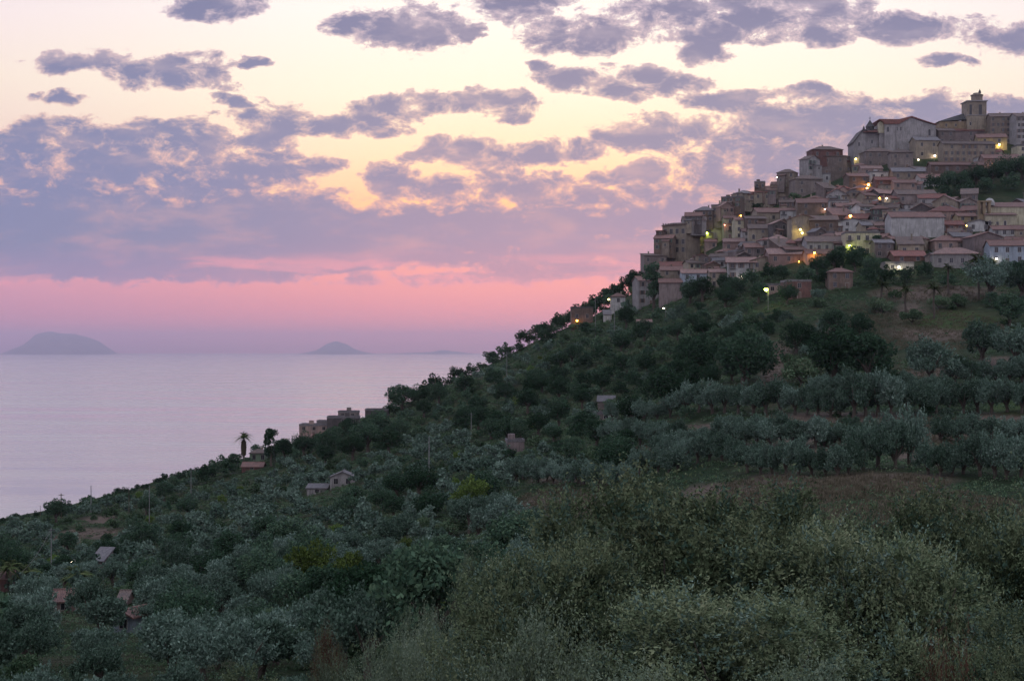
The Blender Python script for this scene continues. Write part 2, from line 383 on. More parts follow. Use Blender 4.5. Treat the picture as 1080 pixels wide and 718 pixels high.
# ------------------------------------------------------------------ building materials
def wallmat(name, c, stone=0.0, dirt=.5):
    m, t, o = newmat(name)
    tc = t.n('ShaderNodeTexCoord').outputs['Object']
    inf = t.n('ShaderNodeObjectInfo')
    v = t.vm('ADD', tc, t.vm('MULTIPLY', inf.outputs['Location'], (.13,.07,.11)))
    a = t.noise(v, .35, 5, .6).outputs[0]
    b = t.noise(t.vm('MULTIPLY', v, (1.6,1.6,.22)), 1.3, 4, .6).outputs[0]
    bc = t.n('ShaderNodeTexBrick', ins={'Vector':t.vm('MULTIPLY', t.n('ShaderNodeCombineXYZ', ins={0:t.math('ADD', t.n('ShaderNodeSeparateXYZ', ins={0:tc}).outputs[0], t.n('ShaderNodeSeparateXYZ', ins={0:tc}).outputs[1]), 1:t.n('ShaderNodeSeparateXYZ', ins={0:tc}).outputs[2]}).outputs[0], (1,1,1)), 'Scale':1.0,'Color1':(.75,.75,.75,1),'Color2':(1.15,1.1,1.05,1),'Mortar':(.55,.53,.5,1),'Mortar Size':.03})
    bc.inputs['Brick Width'].default_value = .9; bc.inputs['Row Height'].default_value = .4
    cc = t.mix(t.smooth(a,.4,.62), c, tuple(x*.74 for x in c))
    cc = t.mix(t.math('MULTIPLY', t.smooth(b,.45,.68), dirt), cc, tuple(x*.5 for x in c))
    cc = t.mix(stone, cc, bc.outputs[0], 'MULTIPLY')
    hs = t.n('ShaderNodeHueSaturation', ins={'Color':cc,'Hue':t.math('MULTIPLY_ADD', inf.outputs['Random'], .02, .49),'Value':t.math('MULTIPLY_ADD', inf.outputs['Random'], .4, .8)})
    bp = t.n('ShaderNodeBump', ins={'Strength':.6,'Distance':.1,'Height':a})
    pb = t.n('ShaderNodeBsdfPrincipled', ins={'Base Color':hs.outputs[0],'Roughness':.92,'Normal':bp.outputs[0]})
    t.t.links.new(pb.outputs[0], o.inputs[0]); return m
WM = {}
WDEF = {'grey stone':((.21,.17,.165),.8), 'tan':((.29,.235,.19),.3), 'ochre':((.31,.235,.15),.2), 'white':((.44,.42,.42),.0), 'pink':((.30,.205,.185),.2),
        'cream':((.44,.39,.29),.0), 'brown stone':((.165,.115,.10),.9), 'pale blue':((.30,.34,.40),.0), 'brick red':((.17,.085,.075),.6), 'dark stone':((.10,.085,.09),.8),
        'pale grey':((.30,.275,.28),.2), 'yellow green':((.34,.33,.22),.1), 'mauve':((.23,.18,.18),.4), 'green':((.14,.19,.13),.1)}
for k_,(c,s) in WDEF.items(): WM[k_] = wallmat(k_.replace(' ','_')+'_wall', tuple(x*.84 for x in c), s, .8)
def roofmat(name, c1, c2):
    m, t, o = newmat(name)
    tc = t.n('ShaderNodeTexCoord').outputs['Object']; inf = t.n('ShaderNodeObjectInfo')
    v = t.vm('ADD', tc, t.vm('MULTIPLY', inf.outputs['Location'], (.2,.1,.1)))
    a = t.noise(v, .8, 6, .7).outputs[0]; b = t.noise(v, 3.5, 3, .6).outputs[0]
    w = t.n('ShaderNodeTexWave', bands_direction='X', ins={'Vector':tc,'Scale':1.2,'Distortion':.6})
    cc = t.mix(t.smooth(a,.38,.6), c1, c2); cc = t.mix(t.smooth(b,.5,.7), cc, tuple(x*.5 for x in c2))
    cc = t.mix(.35, cc, t.ramp(w.outputs[0], [(0,.45),(.6,1)]), 'MULTIPLY')
    hs = t.n('ShaderNodeHueSaturation', ins={'Color':cc,'Value':t.math('MULTIPLY_ADD', inf.outputs['Random'], .5, .75)})
    bp = t.n('ShaderNodeBump', ins={'Strength':.8,'Distance':.12,'Height':w.outputs[0]})
    pb = t.n('ShaderNodeBsdfPrincipled', ins={'Base Color':hs.outputs[0],'Roughness':.95,'Normal':bp.outputs[0]})
    t.t.links.new(pb.outputs[0], o.inputs[0]); return m
RM = {'terracotta':roofmat('terracotta_tiles',(.21,.115,.098),(.15,.088,.08)), 'old brown':roofmat('old_brown_tiles',(.17,.115,.10),(.11,.085,.08)),
      'red':roofmat('red_tiles',(.22,.085,.072),(.15,.07,.062)), 'grey':roofmat('grey_roof',(.17,.155,.165),(.12,.11,.12)), 'dark':roofmat('dark_roof',(.07,.065,.07),(.05,.05,.05)),
      'pale pink':roofmat('pale_pink_tiles',(.28,.175,.155),(.20,.13,.12))}
def plain(name, c, rough=.8, metal=0, emis=None, es=0):
    m, t, o = newmat(name)
    tc = t.n('ShaderNodeTexCoord').outputs['Object']
    a = t.noise(tc, 3, 4, .6).outputs[0]
    cc = t.mix(t.smooth(a,.4,.7), c, tuple(x*.75 for x in c))
    pb = t.n('ShaderNodeBsdfPrincipled', ins={'Base Color':cc,'Roughness':rough,'Metallic':metal})
    if emis: pb.inputs['Emission Color'].default_value = (*emis,1); pb.inputs['Emission Strength'].default_value = es
    t.t.links.new(pb.outputs[0], o.inputs[0]); return m
GLASS = plain('dark_window_glass', (.018,.018,.024), .15)
FRAME = plain('pale_window_surround', (.30,.27,.26), .8)
SHUT = plain('brown_shutter', (.11,.06,.045), .7); SHUTG = plain('green_shutter', (.05,.10,.08), .7)
METAL = plain('dark_iron', (.04,.04,.045), .5, .6); CONC = plain('pale_concrete', (.17,.165,.17), .85)
LITW = plain('lit_window', (.4,.3,.2), .5, 0, (1,.52,.16), 3.0)
WOOD = plain('weathered_wood', (.10,.075,.06), .9)

_win = {}
def winmesh(w, h, style):
    key = (round(w,1), round(h,1), style)
    if key in _win: return _win[key]
    b = MB(); w, h = key[0], key[1]
    b.box(-w/2-.08,w/2+.08,-.05,.03,-h/2-.08,-h/2,0); b.box(-w/2-.08,w/2+.08,-.05,.03,h/2,h/2+.08,0)
    b.box(-w/2-.08,-w/2,-.05,.03,-h/2,h/2,0); b.box(w/2,w/2+.08,-.05,.03,-h/2,h/2,0)
    b.box(-w/2,w/2,-.015,.03,-h/2,h/2,1)
    b.box(-.03,.03,-.03,-.015,-h/2,h/2,0)
    if style in ('shutter','green'):
        b.box(-w/2-.55,-w/2-.14,-.09,-.005,-h/2,h/2,2); b.box(w/2+.14,w/2+.55,-.09,-.005,-h/2,h/2,2)
    if style == 'arch':
        n = 8; poly = [(w/2*math.cos(math.pi*i/n), h/2+w/2*math.sin(math.pi*i/n)) for i in range(n+1)]
        b.v = []; b.f = []; b.mi = []
        b.prism([(-w/2,-h/2),(w/2,-h/2)]+poly, -.02, .03, 1)
        po = [((w/2+.18)*math.cos(math.pi*i/n), h/2+(w/2+.18)*math.sin(math.pi*i/n)) for i in range(n+1)]
        for i in range(n):
            b.add([(poly[i][0],-.08,poly[i][1]),(po[i][0],-.08,po[i][1]),(po[i+1][0],-.08,po[i+1][1]),(poly[i+1][0],-.08,poly[i+1][1]),
                   (poly[i][0],.02,poly[i][1]),(po[i][0],.02,po[i][1]),(po[i+1][0],.02,po[i+1][1]),(poly[i+1][0],.02,poly[i+1][1])],
                  [(0,1,2,3),(1,5,6,2),(0,3,7,4)], 0)
        b.box(-w/2-.18,-w/2,-.08,.02,-h/2,h/2,0); b.box(w/2,w/2+.18,-.08,.02,-h/2,h/2,0)
    me = b.mesh('window', [FRAME, LITW if style=='lit' else GLASS, SHUTG if style=='green' else SHUT]); _win[key] = me; return me
def window(root, x, y, z, face, w=.95, h=1.35, style='plain', name='window'):
    o = link(name, winmesh(w,h,style), root, (x,y,z)); o.rotation_euler = (0,0,{'f':0,'l':R(-90),'r':R(90),'b':R(180)}[face]); return o
def doorobj(root, x, y, z, face='f', w=1.1, h=2.2):
    b = MB(); b.box(-w/2-.12,w/2+.12,-.05,.03,h,h+.14,0); b.box(-w/2-.12,-w/2,-.05,.03,0,h,0); b.box(w/2,w/2+.12,-.05,.03,0,h,0); b.box(-w/2,w/2,-.02,.03,0,h,1); b.box(-.02,.02,-.035,-.02,0,h,0)
    o = link('door', b.mesh('door',[FRAME,SHUT]), root, (x,y,z)); o.rotation_euler = (0,0,{'f':0,'l':R(-90),'r':R(90)}[face]); return o
def balcony(root, x, y, z, w):
    b = MB(); b.box(-w/2,w/2,-1.1,-.06,-.15,0,0)
    for i in range(int(w/.3)+1):
        xx = -w/2+.04+i*(w-.08)/max(1,int(w/.3)); b.box(xx-.02,xx+.02,-1.08,-1.04,0,.95,1)
    b.box(-w/2,w/2,-1.09,-1.03,.95,1.0,1)
    return link('balcony', b.mesh('balcony',[CONC,METAL]), root, (x,y,z))
def roofparts(rt, w, dep, h, pitch, oh=.4, th=.22):
    """returns wall gable polygons (as MB additions) and the roof MB"""
    r = MB(); hw = w/2+oh; y0 = -dep/2-oh; y1 = dep/2+oh
    if rt == 'gx':
        rise = (dep/2+oh)*pitch; zb = h-oh*pitch
        r.v = []; 
        def slab(ya, za, yb, zb_):
            r.add([(-hw,ya,za),(hw,ya,za),(hw,yb,zb_),(-hw,yb,zb_),(-hw,ya,za+th),(hw,ya,za+th),(hw,yb,zb_+th),(-hw,yb,zb_+th)],
                  [(0,3,2,1),(4,5,6,7),(0,1,5,4),(1,2,6,5),(2,3,7,6),(3,0,4,7)])
        slab(y0, zb, 0, zb+rise); slab(0.0, zb+rise+.003, y1, zb+.003)
        r.tube([(-hw,0,zb+rise+th),(hw,0,zb+rise+th)], .16, 6)
        for s_ in range(int(w/1.4)): pass
        return r, rise+zb
    if rt == 'gy':
        rise = hw*pitch; zb = h-oh*pitch
        for sx in (-1,1):
            r.add([(sx*hw,y0,zb),(sx*hw,y1,zb),(0,y1,zb+rise),(0,y0,zb+rise),(sx*hw,y0,zb+th),(sx*hw,y1,zb+th),(0,y1,zb+rise+th),(0,y0,zb+rise+th)],
                  [(0,3,2,1),(4,5,6,7),(0,1,5,4),(2,3,7,6),(3,0,4,7),(1,2,6,5)])
        r.tube([(0,y0,zb+rise+th),(0,y1,zb+rise+th)], .16, 6)
        return r, rise+zb
    if rt == 'hip':
        rise = min(w,dep)/2*pitch+oh*pitch; zb = h-.05; e_ = max(0,(w-dep)/2); f_ = max(0,(dep-w)/2)
        A = [(-hw,y0,zb),(hw,y0,zb),(hw,y1,zb),(-hw,y1,zb)]
        Bv = [(x,y,z+th) for x,y,z in A]; T = [(-e_,-f_,zb+rise+th),(e_,-f_,zb+rise+th),(e_,f_,zb+rise+th),(-e_,f_,zb+rise+th)]
        if e_ > 0 or f_ == 0: T = [(-e_-.02,0,zb+rise+th),(e_+.02,0,zb+rise+th)]; fs = [(4,5,9,8),(5,6,9),(6,7,8,9),(7,4,8)]
        else: T = [(0,-f_,zb+rise+th),(0,f_,zb+rise+th)]; fs = [(4,5,8),(5,6,9,8),(6,7,9),(7,4,8,9)]
        r.add(A+Bv+T, [(0,3,2,1),(0,1,5,4),(1,2,6,5),(2,3,7,6),(3,0,4,7)]+fs); return r, zb+rise
    if rt == 'shed':
        rise = dep*pitch
        r.add([(-hw,y0,h),(hw,y0,h),(hw,y1,h+rise),(-hw,y1,h+rise),(-hw,y0,h+th),(hw,y0,h+th),(hw,y1,h+rise+th),(-hw,y1,h+rise+th)],
              [(0,3,2,1),(4,5,6,7),(0,1,5,4),(1,2,6,5),(2,3,7,6),(3,0,4,7)]); return r, h+rise
    # flat with parapet
    hw = w/2+.08; y0 = -dep/2-.08; y1 = dep/2+.08
    r.box(-hw,hw,y0,y1,h,h+.2); r.box(-hw,hw,y0,y0+.25,h+.2,h+.75); r.box(-hw,hw,y1-.25,y1,h+.2,h+.75); r.box(-hw,-hw+.25,y0+.25,y1-.25,h+.2,h+.75); r.box(hw-.25,hw,y0+.25,y1-.25,h+.2,h+.75)
    return r, h+.75
def wallmesh(rt, w, dep, h, pitch, mat, down=4.0):
    b = MB()
    if rt == 'gx':
        b.v = []; poly = [(-dep/2,-down),(dep/2,-down),(dep/2,h),(0,h+dep/2*pitch),(-dep/2,h)]
        n = 5; b.add([(-w/2,y,z) for y,z in poly]+[(w/2,y,z) for y,z in poly], [tuple(range(n-1,-1,-1)), tuple(range(n,2*n))]+[(i,(i+1)%n,(i+1)%n+n,i+n) for i in range(n)])
    elif rt == 'gy': b.prism([(-w/2,-down),(w/2,-down),(w/2,h),(0,h+w/2*pitch),(-w/2,h)], -dep/2, dep/2)
    elif rt == 'shed':
        poly = [(-dep/2,-down),(dep/2,-down),(dep/2,h+dep*pitch),(-dep/2,h)]
        n = 4; b.add([(-w/2,y,z) for y,z in poly]+[(w/2,y,z) for y,z in poly], [tuple(range(n-1,-1,-1)), tuple(range(n,2*n))]+[(i,(i+1)%n,(i+1)%n+n,i+n) for i in range(n)])
    else: b.box(-w/2,w/2,-dep/2,dep/2,-down,h)
    return b.mesh('wall', mat)
HREG = []     # houses with the place they take in view
def house(px, base, wpx, hpx, rt='gx', wc='tan', rc='terracotta', yaw=0, floors=None, ncol=None, label=None, dep=None, pitch=.46, style='plain', group=None,
          name='house', cat='house', d=None, dz=0, chim=1, door=True, windows=True, oh=.4, balc=False, down=4.0, dshift=0, annex=False):
    d = find_d(px, base)+dshift
    s = d/F; w = wpx*s; h = hpx*s
    if abs(yaw) > 8 : w = w/(math.cos(R(yaw))+.25*abs(math.sin(R(yaw))))
    dep = dep or min(max(w*.75, 5.5), 10.5)
    p = at(px, base, d); root = bpy.data.objects.new(name, None); COL.objects.link(root)
    root.location = (p.x, p.y+dep/2, p.z+dz); root.rotation_euler = (0,0,R(yaw))
    tag(root, label, cat, group)
    link('wall', wallmesh(rt,w,dep,h,pitch,WM[wc],down), root)
    r, top = roofparts(rt,w,dep,h,pitch,oh); rf = link('roof', r.mesh('roof', RM[rc]), root)
    rr = random.Random(int(px*31+base*17))
    if chim and rt != 'flat' and h > 3:
        b = MB(); cx_ = rr.uniform(-.35,.35)*w; b.box(cx_-.3,cx_+.3,-.3,.3,h,top+.7); b.box(cx_-.4,cx_+.4,-.4,.4,top+.703,top+.85)
        link('chimney', b.mesh('chimney', WM['tan']), rf)
    if rt == 'flat' and rr.random() < .6:
        b = MB(); cx_ = rr.uniform(-.3,.3)*w; b.box(cx_-.9,cx_+.9,0,1.6,h+.2,h+2.0); link('stair_hut', b.mesh('stair_hut', WM[wc]), rf)
    fl = floors or max(1, int(round(h/3.1))); nc = ncol or max(1, int(w/2.6)); fh = h/fl
    if windows:
        ww = min(1.25, w/nc*.45); wh = min(1.8, fh*.55)
        for f_ in range(fl):
            for c in range(nc):
                if rr.random() < .14: continue
                x = -w/2+(c+.5)*w/nc+rr.uniform(-.15,.15)
                st = style if rr.random() < .8 else 'plain'
                if door and f_ == 0 and c == nc//2 and fl > 1: doorobj(root, x, -dep/2, .05, 'f'); continue
                window(root, x, -dep/2, (f_+.56)*fh, 'f', ww, wh, st)
                if balc and f_ > 0 and c % 2 == 0: balcony(root, x, -dep/2, (f_+.56)*fh-wh/2-.1, min(2.6, w/nc*.9))
        side = 'r' if (yaw > 4 or (abs(yaw) <= 4 and px < CX)) else 'l'
        sx = w/2 if side == 'r' else -w/2
        if abs(yaw) > 6:
            for f_ in range(fl):
                if rr.random() < .25: continue
                window(root, sx, rr.uniform(-.2,.2)*dep, (f_+.56)*fh, side, .9, min(1.4,fh*.5), style)
    if annex and rr.random() < .6 and w > 6:
        side_ = rr.choice([-1,1]); aw = w*rr.uniform(.3,.5); ah = h*rr.uniform(.35,.75); ad = rr.uniform(1.6,3.2)
        ax = side_*(w/2-aw/2-rr.uniform(0,.2)*w)
        b = MB(); b.box(ax-aw/2,ax+aw/2,-dep/2-ad,-dep/2-.004,-down,ah); an_ = link('annex', b.mesh('annex', WM[rr.choice(['tan','grey stone','brown stone',wc])]), root)
        b = MB(); x0,x1 = ax-aw/2-.25, ax+aw/2+.25; y0_,y1_ = -dep/2-ad-.35, -dep/2-.006
        b.add([(x0,y0_,ah-.1),(x1,y0_,ah-.1),(x1,y1_,ah+ad*.3),(x0,y1_,ah+ad*.3),(x0,y0_,ah+.08),(x1,y0_,ah+.08),(x1,y1_,ah+ad*.3+.18),(x0,y1_,ah+ad*.3+.18)],[(0,3,2,1),(4,5,6,7),(0,1,5,4),(1,2,6,5),(2,3,7,6),(3,0,4,7)])
        link('annex_roof', b.mesh('annex_roof', RM[rr.choice(['terracotta','old brown','grey'])]), an_)
        o_ = link('window', winmesh(.9, min(1.3,max(.6,ah*.4)), 'plain'), an_, (ax,-dep/2-ad,ah*.55))
    if annex and rr.random() < .35 and w > 6 and rt in ('gx','flat'):
        uw = w*rr.uniform(.3,.5); ux = rr.choice([-1,1])*(w/2-uw/2-.3); uh = rr.uniform(1.6,2.6)
        b = MB(); b.box(ux-uw/2,ux+uw/2,-.5,dep/2-.3,h-.3,top+uh); ub = link('upper_room', b.mesh('upper_room', WM[rr.choice(['tan','grey stone',wc])]), root)
        b = MB(); b.box(ux-uw/2-.3,ux+uw/2+.3,-.9,dep/2,top+uh,top+uh+.22); link('upper_roof', b.mesh('upper_roof', RM[rr.choice(['terracotta','old brown'])]), ub)
        link('window', winmesh(.9, 1.1, 'plain'), ub, (ux,-.5,top+uh*.5))
    HREG.append((px, base, wpx, hpx, root, wc, rc, rt, fl, label))
    return root

# ------------------------------------------------------------------ the mother church
def mkroot(name, px, base, yaw, label, cat, d=None, dy=0):
    d = find_d(px, base); p = at(px, base, d); r = bpy.data.objects.new(name, None); COL.objects.link(r)
    r.location = (p.x, p.y+dy, p.z); r.rotation_euler = (0,0,R(yaw)); tag(r, label, cat); return r, d/F
ch, s = mkroot('church', 944, 168, 0, 'large pale church with red tiled roofs and small domed turret on the crest', 'church', d=735)
def X(px): return (px-944)*s
def Z(py): return (168-py)*s
b = MB()
# long nave, wall towards the sea at the left, with a gable over the west front
b.box(X(914),X(936),3,15,Z(190),Z(138))
b.prism([(X(901.5),Z(190)),(X(914.2),Z(190)),(X(914.2),Z(137)),(X(911),Z(137)),(X(901.5),Z(150))], 2.0, 15.5)
b.box(X(928),X(948),1.2,17,Z(190),Z(130.5))
link('nave_wall', b.mesh('wall', WM['pale grey']), ch)
b = MB(); b.prism([(X(933),Z(190)),(X(987),Z(190)),(X(987),Z(132.5)),(X(975),Z(129)),(X(961),Z(124)),(X(949),Z(129)),(X(947),Z(131)),(X(933),Z(131))], 0, 18)
link('transept_wall', b.mesh('wall', WM['pale grey']), ch)
b = MB()
b.prism([(X(932),Z(131)),(X(948),Z(131)),(X(961),Z(124)),(X(988),Z(132.2)),(X(988),Z(131.3)),(X(975.5),Z(127.4)),(X(961.5),Z(122.6)),(X(948),Z(126)),(X(927),Z(125.8)),(X(927),Z(126.6)),(X(932),Z(129))], -.6, 18.6)
rf = link('roof', b.mesh('roof', RM['red']), ch)
b = MB(); b.add([(X(911),1.0,Z(138.5)),(X(931),1.0,Z(138.5)),(X(931),7,Z(134.5)),(X(913),7,Z(134.5)),(X(911),1.0,Z(139.3)),(X(931),1.0,Z(139.3)),(X(931),7,Z(135.3)),(X(913),7,Z(135.3))],
      [(0,1,2,3),(4,7,6,5),(0,4,5,1),(1,5,6,2),(2,6,7,3),(3,7,4,0)])
link('aisle_roof', b.mesh('roof', RM['red']), ch)
b = MB(); b.prism([(X(927),Z(140)),(X(933.6),Z(140)),(X(933.6),Z(129)),(X(930),Z(126.5)),(X(927),Z(130))], .9, 3.0); link('gable_end', b.mesh('wall', WM['cream']), ch)
for x_ in (933.5, 945, 953, 971.5, 986.3):
    b = MB(); b.box(X(x_)-.3,X(x_)+.3,-.28,0,Z(170),Z(133.2)); link('pilaster', b.mesh('pilaster', WM['pale grey']), ch)
for x_,y_,w_,h_,st in ((936.5,137,1.1,2.2,'arch'),(946,136,.8,2.0,'plain'),(950,136,.8,2.0,'plain'),(980.3,140.5,1.3,2.8,'arch'),(978.2,147.3,1.0,1.2,'plain'),(982.4,147.3,1.0,1.2,'plain')):
    window(ch, X(x_), 0, Z(y_), 'f', w_, h_, st)
window(ch, X(907), 2, Z(152), 'f', 1.0, 1.6, 'arch')
window(ch, X(921.2), 3, Z(149), 'f', 1.1, 1.4, 'arch')
tr = MB(); tr.lathe([(2.2,0),(2.2,2.2),(2.5,2.3),(1.9,3.4),(1.1,4.6),(.5,5.6),(.12,6.3),(0,6.4)], 12, (X(920.5),6,Z(137)))
tu = link('turret', tr.mesh('turret', RM['dark']), ch)
b = MB(); b.box(X(920.5)-.07,X(920.5)+.07,5.93,6.07,Z(137)+6.2,Z(121)); b.box(X(920.5)-.6,X(920.5)+.6,5.95,6.05,Z(123.2),Z(122.7)); link('cross', b.mesh('cross', METAL), tu)
b = MB(); b.prism([(X(900.7),Z(150.5)),(X(911),Z(137.3)),(X(916),Z(137.3)),(X(916),Z(136)),(X(910.6),Z(136)),(X(900.7),Z(149))], 1.6, 15.8); link('raking_cornice', b.mesh('cornice', WM['dark stone']), ch)
for x_,y_ in ((913,131),(903,148)):
    b = MB(); b.lathe([(.55,-1.5),(.55,1.0),(.75,1.1),(.3,2.2),(0,2.9)], 8, (X(x_),4,Z(y_)-3)); link('pinnacle', b.mesh('pinnacle', WM['dark stone']), ch)
HREG.append((944,168,86,40,ch,'','','',0,'x'))

bt, s = mkroot('bell_tower', 1030.5, 150, 0, 'tall square stone bell tower with arched openings and a round top tier on the crest', 'bell tower', d=755)
def X(px): return (px-1030.5)*s
def Z(py): return (150-py)*s
b = MB(); b.box(X(1020),X(1041),0,10.5,Z(175),Z(122)); link('shaft', b.mesh('shaft', WM['tan']), bt)
b = MB(); b.box(X(1020)-.25,X(1041)+.25,-.25,10.75,Z(122),Z(121.2)); link('cornice', b.mesh('cornice', WM['pale grey']), bt)
b = MB()
xa, xb, xc, xd, xe, xf = X(1020.3),X(1022.6),X(1025.2),X(1032.4),X(1035.8),X(1040.7)
zb, zt = Z(121.2), Z(107)
b.box(xa,xb,0.2,10.3,zb,zt); b.box(xc,xd,0.2,10.3,zb,zt); b.box(xe,xf,0.2,10.3,zb,zt); b.box(xb,xc,.2,10.3,Z(110.5),zt-.003); b.box(xd,xe,.2,10.3,Z(110.5),zt-.003)
b.box(xb,xc,9.5,10.3,zb,Z(110.5)); b.box(xd,xe,9.5,10.3,zb,Z(110.5)); 
link('belfry', b.mesh('belfry', WM['tan']), bt)
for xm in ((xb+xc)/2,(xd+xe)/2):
    b = MB(); b.box(xm-.9,xm+.9,.24,.34,zb,Z(110.5),0); link('opening_shade_panel', b.mesh('opening_shade_panel', GLASS), bt)  # dark panel closes the belfry gap, standing in for the shade inside
b = MB(); b.box(X(1019.2),X(1041.8),-.35,10.9,zt,Z(106)); link('cornice', b.mesh('cornice', WM['pale grey']), bt)
b = MB(); b.lathe([(X(1040)-X(1034),0),(X(1040)-X(1034),3.2),(X(1040)-X(1034)+.4,3.4),(X(1040)-X(1034)+.4,3.8),(X(1038)-X(1034),4.4),(X(1038)-X(1034),4.9),(0,5.0)], 12, (X(1033.5),5.2,Z(106)))
link('drum', b.mesh('drum', WM['tan']), bt)
b = MB(); b.lathe([(.9,0),(.6,.9),(.35,1.4),(.12,1.8),(0,2.6)], 8, (X(1035.6),3.6,Z(106)+4.9)); link('finial', b.mesh('finial', METAL), bt)
window(bt, X(1023.5), 0, Z(131), 'f', .9, 1.4, 'arch')
HREG.append((1030.5,150,22,46,bt,'','','',0,'x'))

ob, s = mkroot('church_hall', 1006, 150, 0, 'long ochre church hall with a sloping dark roof behind the bell tower', 'hall', d=768)
def X(px): return (px-1006)*s
def Z(py): return (150-py)*s
b = MB(); b.box(X(991),X(1022),0,14,Z(172),Z(128)); link('wall', b.mesh('wall', WM['ochre']), ob)
b = MB(); zt = Z(117)
b.add([(X(989.5),-.6,Z(128.2)),(X(1024),-.6,Z(126)),(X(1024),-.6,zt-1.8),(X(1024),14.6,zt-1.8),(X(989.5),14.6,Z(128.2)),(X(1010),5,Z(121)),(X(1024),5,zt)],
      [(0,1,2,6,5),(0,5,4),(5,6,3,4),(1,0,4,3),(1,3,6,2)]); link('roof', b.mesh('roof', RM['dark']), ob)
for x_ in (998,1008): window(ob, X(x_), 0, Z(132), 'f', 1, 1.4)
HREG.append((1006,150,31,22,ob,'','','',0,'x'))

# yellow church lower down at the right
yc, s = mkroot('chapel', 1062, 243, 0, 'cream church with open bell gable and small white dome at the right edge', 'church')
def X(px): return (px-1062)*s
def Z(py): return (243-py)*s
b = MB(); b.box(X(1046),X(1110),4,14,Z(260),Z(217)); link('nave_wall', b.mesh('wall', WM['cream']), yc)
b = MB(); b.box(X(1039),X(1072),0,4,Z(260),Z(227)); link('aisle_wall', b.mesh('wall', WM['cream']), yc)
b = MB(); b.add([(X(1045),3.6,Z(217.3)),(X(1112),3.6,Z(217.3)),(X(1112),11,Z(210.5)),(X(1049),11,Z(210.5)),(X(1045),14.5,Z(217.3)),(X(1112),14.5,Z(217.3))],[(0,1,2,3),(3,2,5,4),(0,3,4),(0,4,5,1),(1,5,2)]); link('roof', b.mesh('roof', RM['terracotta']), yc)
b = MB(); b.add([(X(1038),-.5,Z(227)),(X(1073),-.5,Z(227)),(X(1073),4.0,Z(224)),(X(1038),4.0,Z(224)),(X(1038),-.5,Z(226.3)),(X(1073),-.5,Z(226.3)),(X(1073),4.0,Z(223.3)),(X(1038),4.0,Z(223.3))],[(0,3,2,1),(4,5,6,7),(0,1,5,4),(1,2,6,5),(2,3,7,6),(3,0,4,7)]); link('aisle_roof', b.mesh('roof', RM['pale pink']), yc)
b = MB(); z0 = Z(260); b.box(X(1033.5),X(1035),1,3.2,Z(226),Z(213)); b.box(X(1037.5),X(1040.5),1,3.2,Z(226),Z(213)); b.box(X(1043.5),X(1046),1,3.2,Z(226),Z(213)); b.box(X(1033.5),X(1046),.9,3.3,z0,Z(226)); b.box(X(1033),X(1046.5),.8,3.4,Z(213),Z(211.3))
link('bell_gable', b.mesh('bell_gable', WM['ochre']), yc)
b = MB(); b.lathe([(2.0,-1),(2.0,.3),(1.8,1.0),(1.3,1.7),(.6,2.1),(0,2.25)], 14, (X(1049),6,Z(213))); link('dome', b.mesh('dome', WM['white'], True), yc)
for x_ in (1044,1052,1060): window(yc, X(x_), 0, Z(236), 'f', .9, 1.6, 'arch' if x_ != 1052 else 'plain')
HREG.append((1060,243,52,32,yc,'','','',0,'x'))

# great grey palace wall at the left end
pa, s = mkroot('palace', 719, 270, 0, 'tall grey stone palace block with three window rows left of the village', 'palace', d=690)
def X(px): return (px-719)*s
def Z(py): return (270-py)*s
b = MB(); b.add([(X(699),2,Z(285)),(X(723),-2,Z(285)),(X(740),5,Z(285)),(X(716),16,Z(285)),(X(699),2,Z(238)),(X(723),-2,Z(236.5)),(X(740),5,Z(236)),(X(716),16,Z(238))],
      [(0,1,5,4),(1,2,6,5),(2,3,7,6),(3,0,4,7),(4,5,6,7),(0,3,2,1)]); link('wall', b.mesh('wall', WM['tan']), pa)
b = MB()
b.add([(X(698),1.6,Z(238.5)),(X(723.2),-2.6,Z(236.8)),(X(741),5,Z(236.5)),(X(716),16.8,Z(238.5)),(X(698),1.6,Z(237.3)),(X(723.2),-2.6,Z(235.6)),(X(741),5,Z(235)),(X(712),10,Z(233.2)),(X(728),8,Z(233))],
      [(0,1,5,4),(1,2,6,5),(2,3,7,8,6),(3,0,4,7),(4,5,8,7),(5,6,8),(0,3,2,1)]); link('roof', b.mesh('roof', RM['old brown']), pa)
an = math.atan2(-4, X(723)-X(699))
for r_,zz in enumerate((244,255,263.5)):
    for c in range(4):
        f_ = (c+.5)/4; o_ = window(pa, X(699)+(X(723)-X(699))*f_, 2-4*f_-.0, Z(zz), 'f', 1.5, 2.4, 'plain'); o_.rotation_euler = (0,0,an)
for c in range(6):
    b = MB(); b.box(-.25,.25,-.25,.25,0,1.4); link('merlon', b.mesh('merlon', WM['dark stone']), pa, (X(700+c*2.6), 2.3-c*.4, Z(238.2)))
HREG.append((719,270,42,34,pa,'','','',0,'x'))

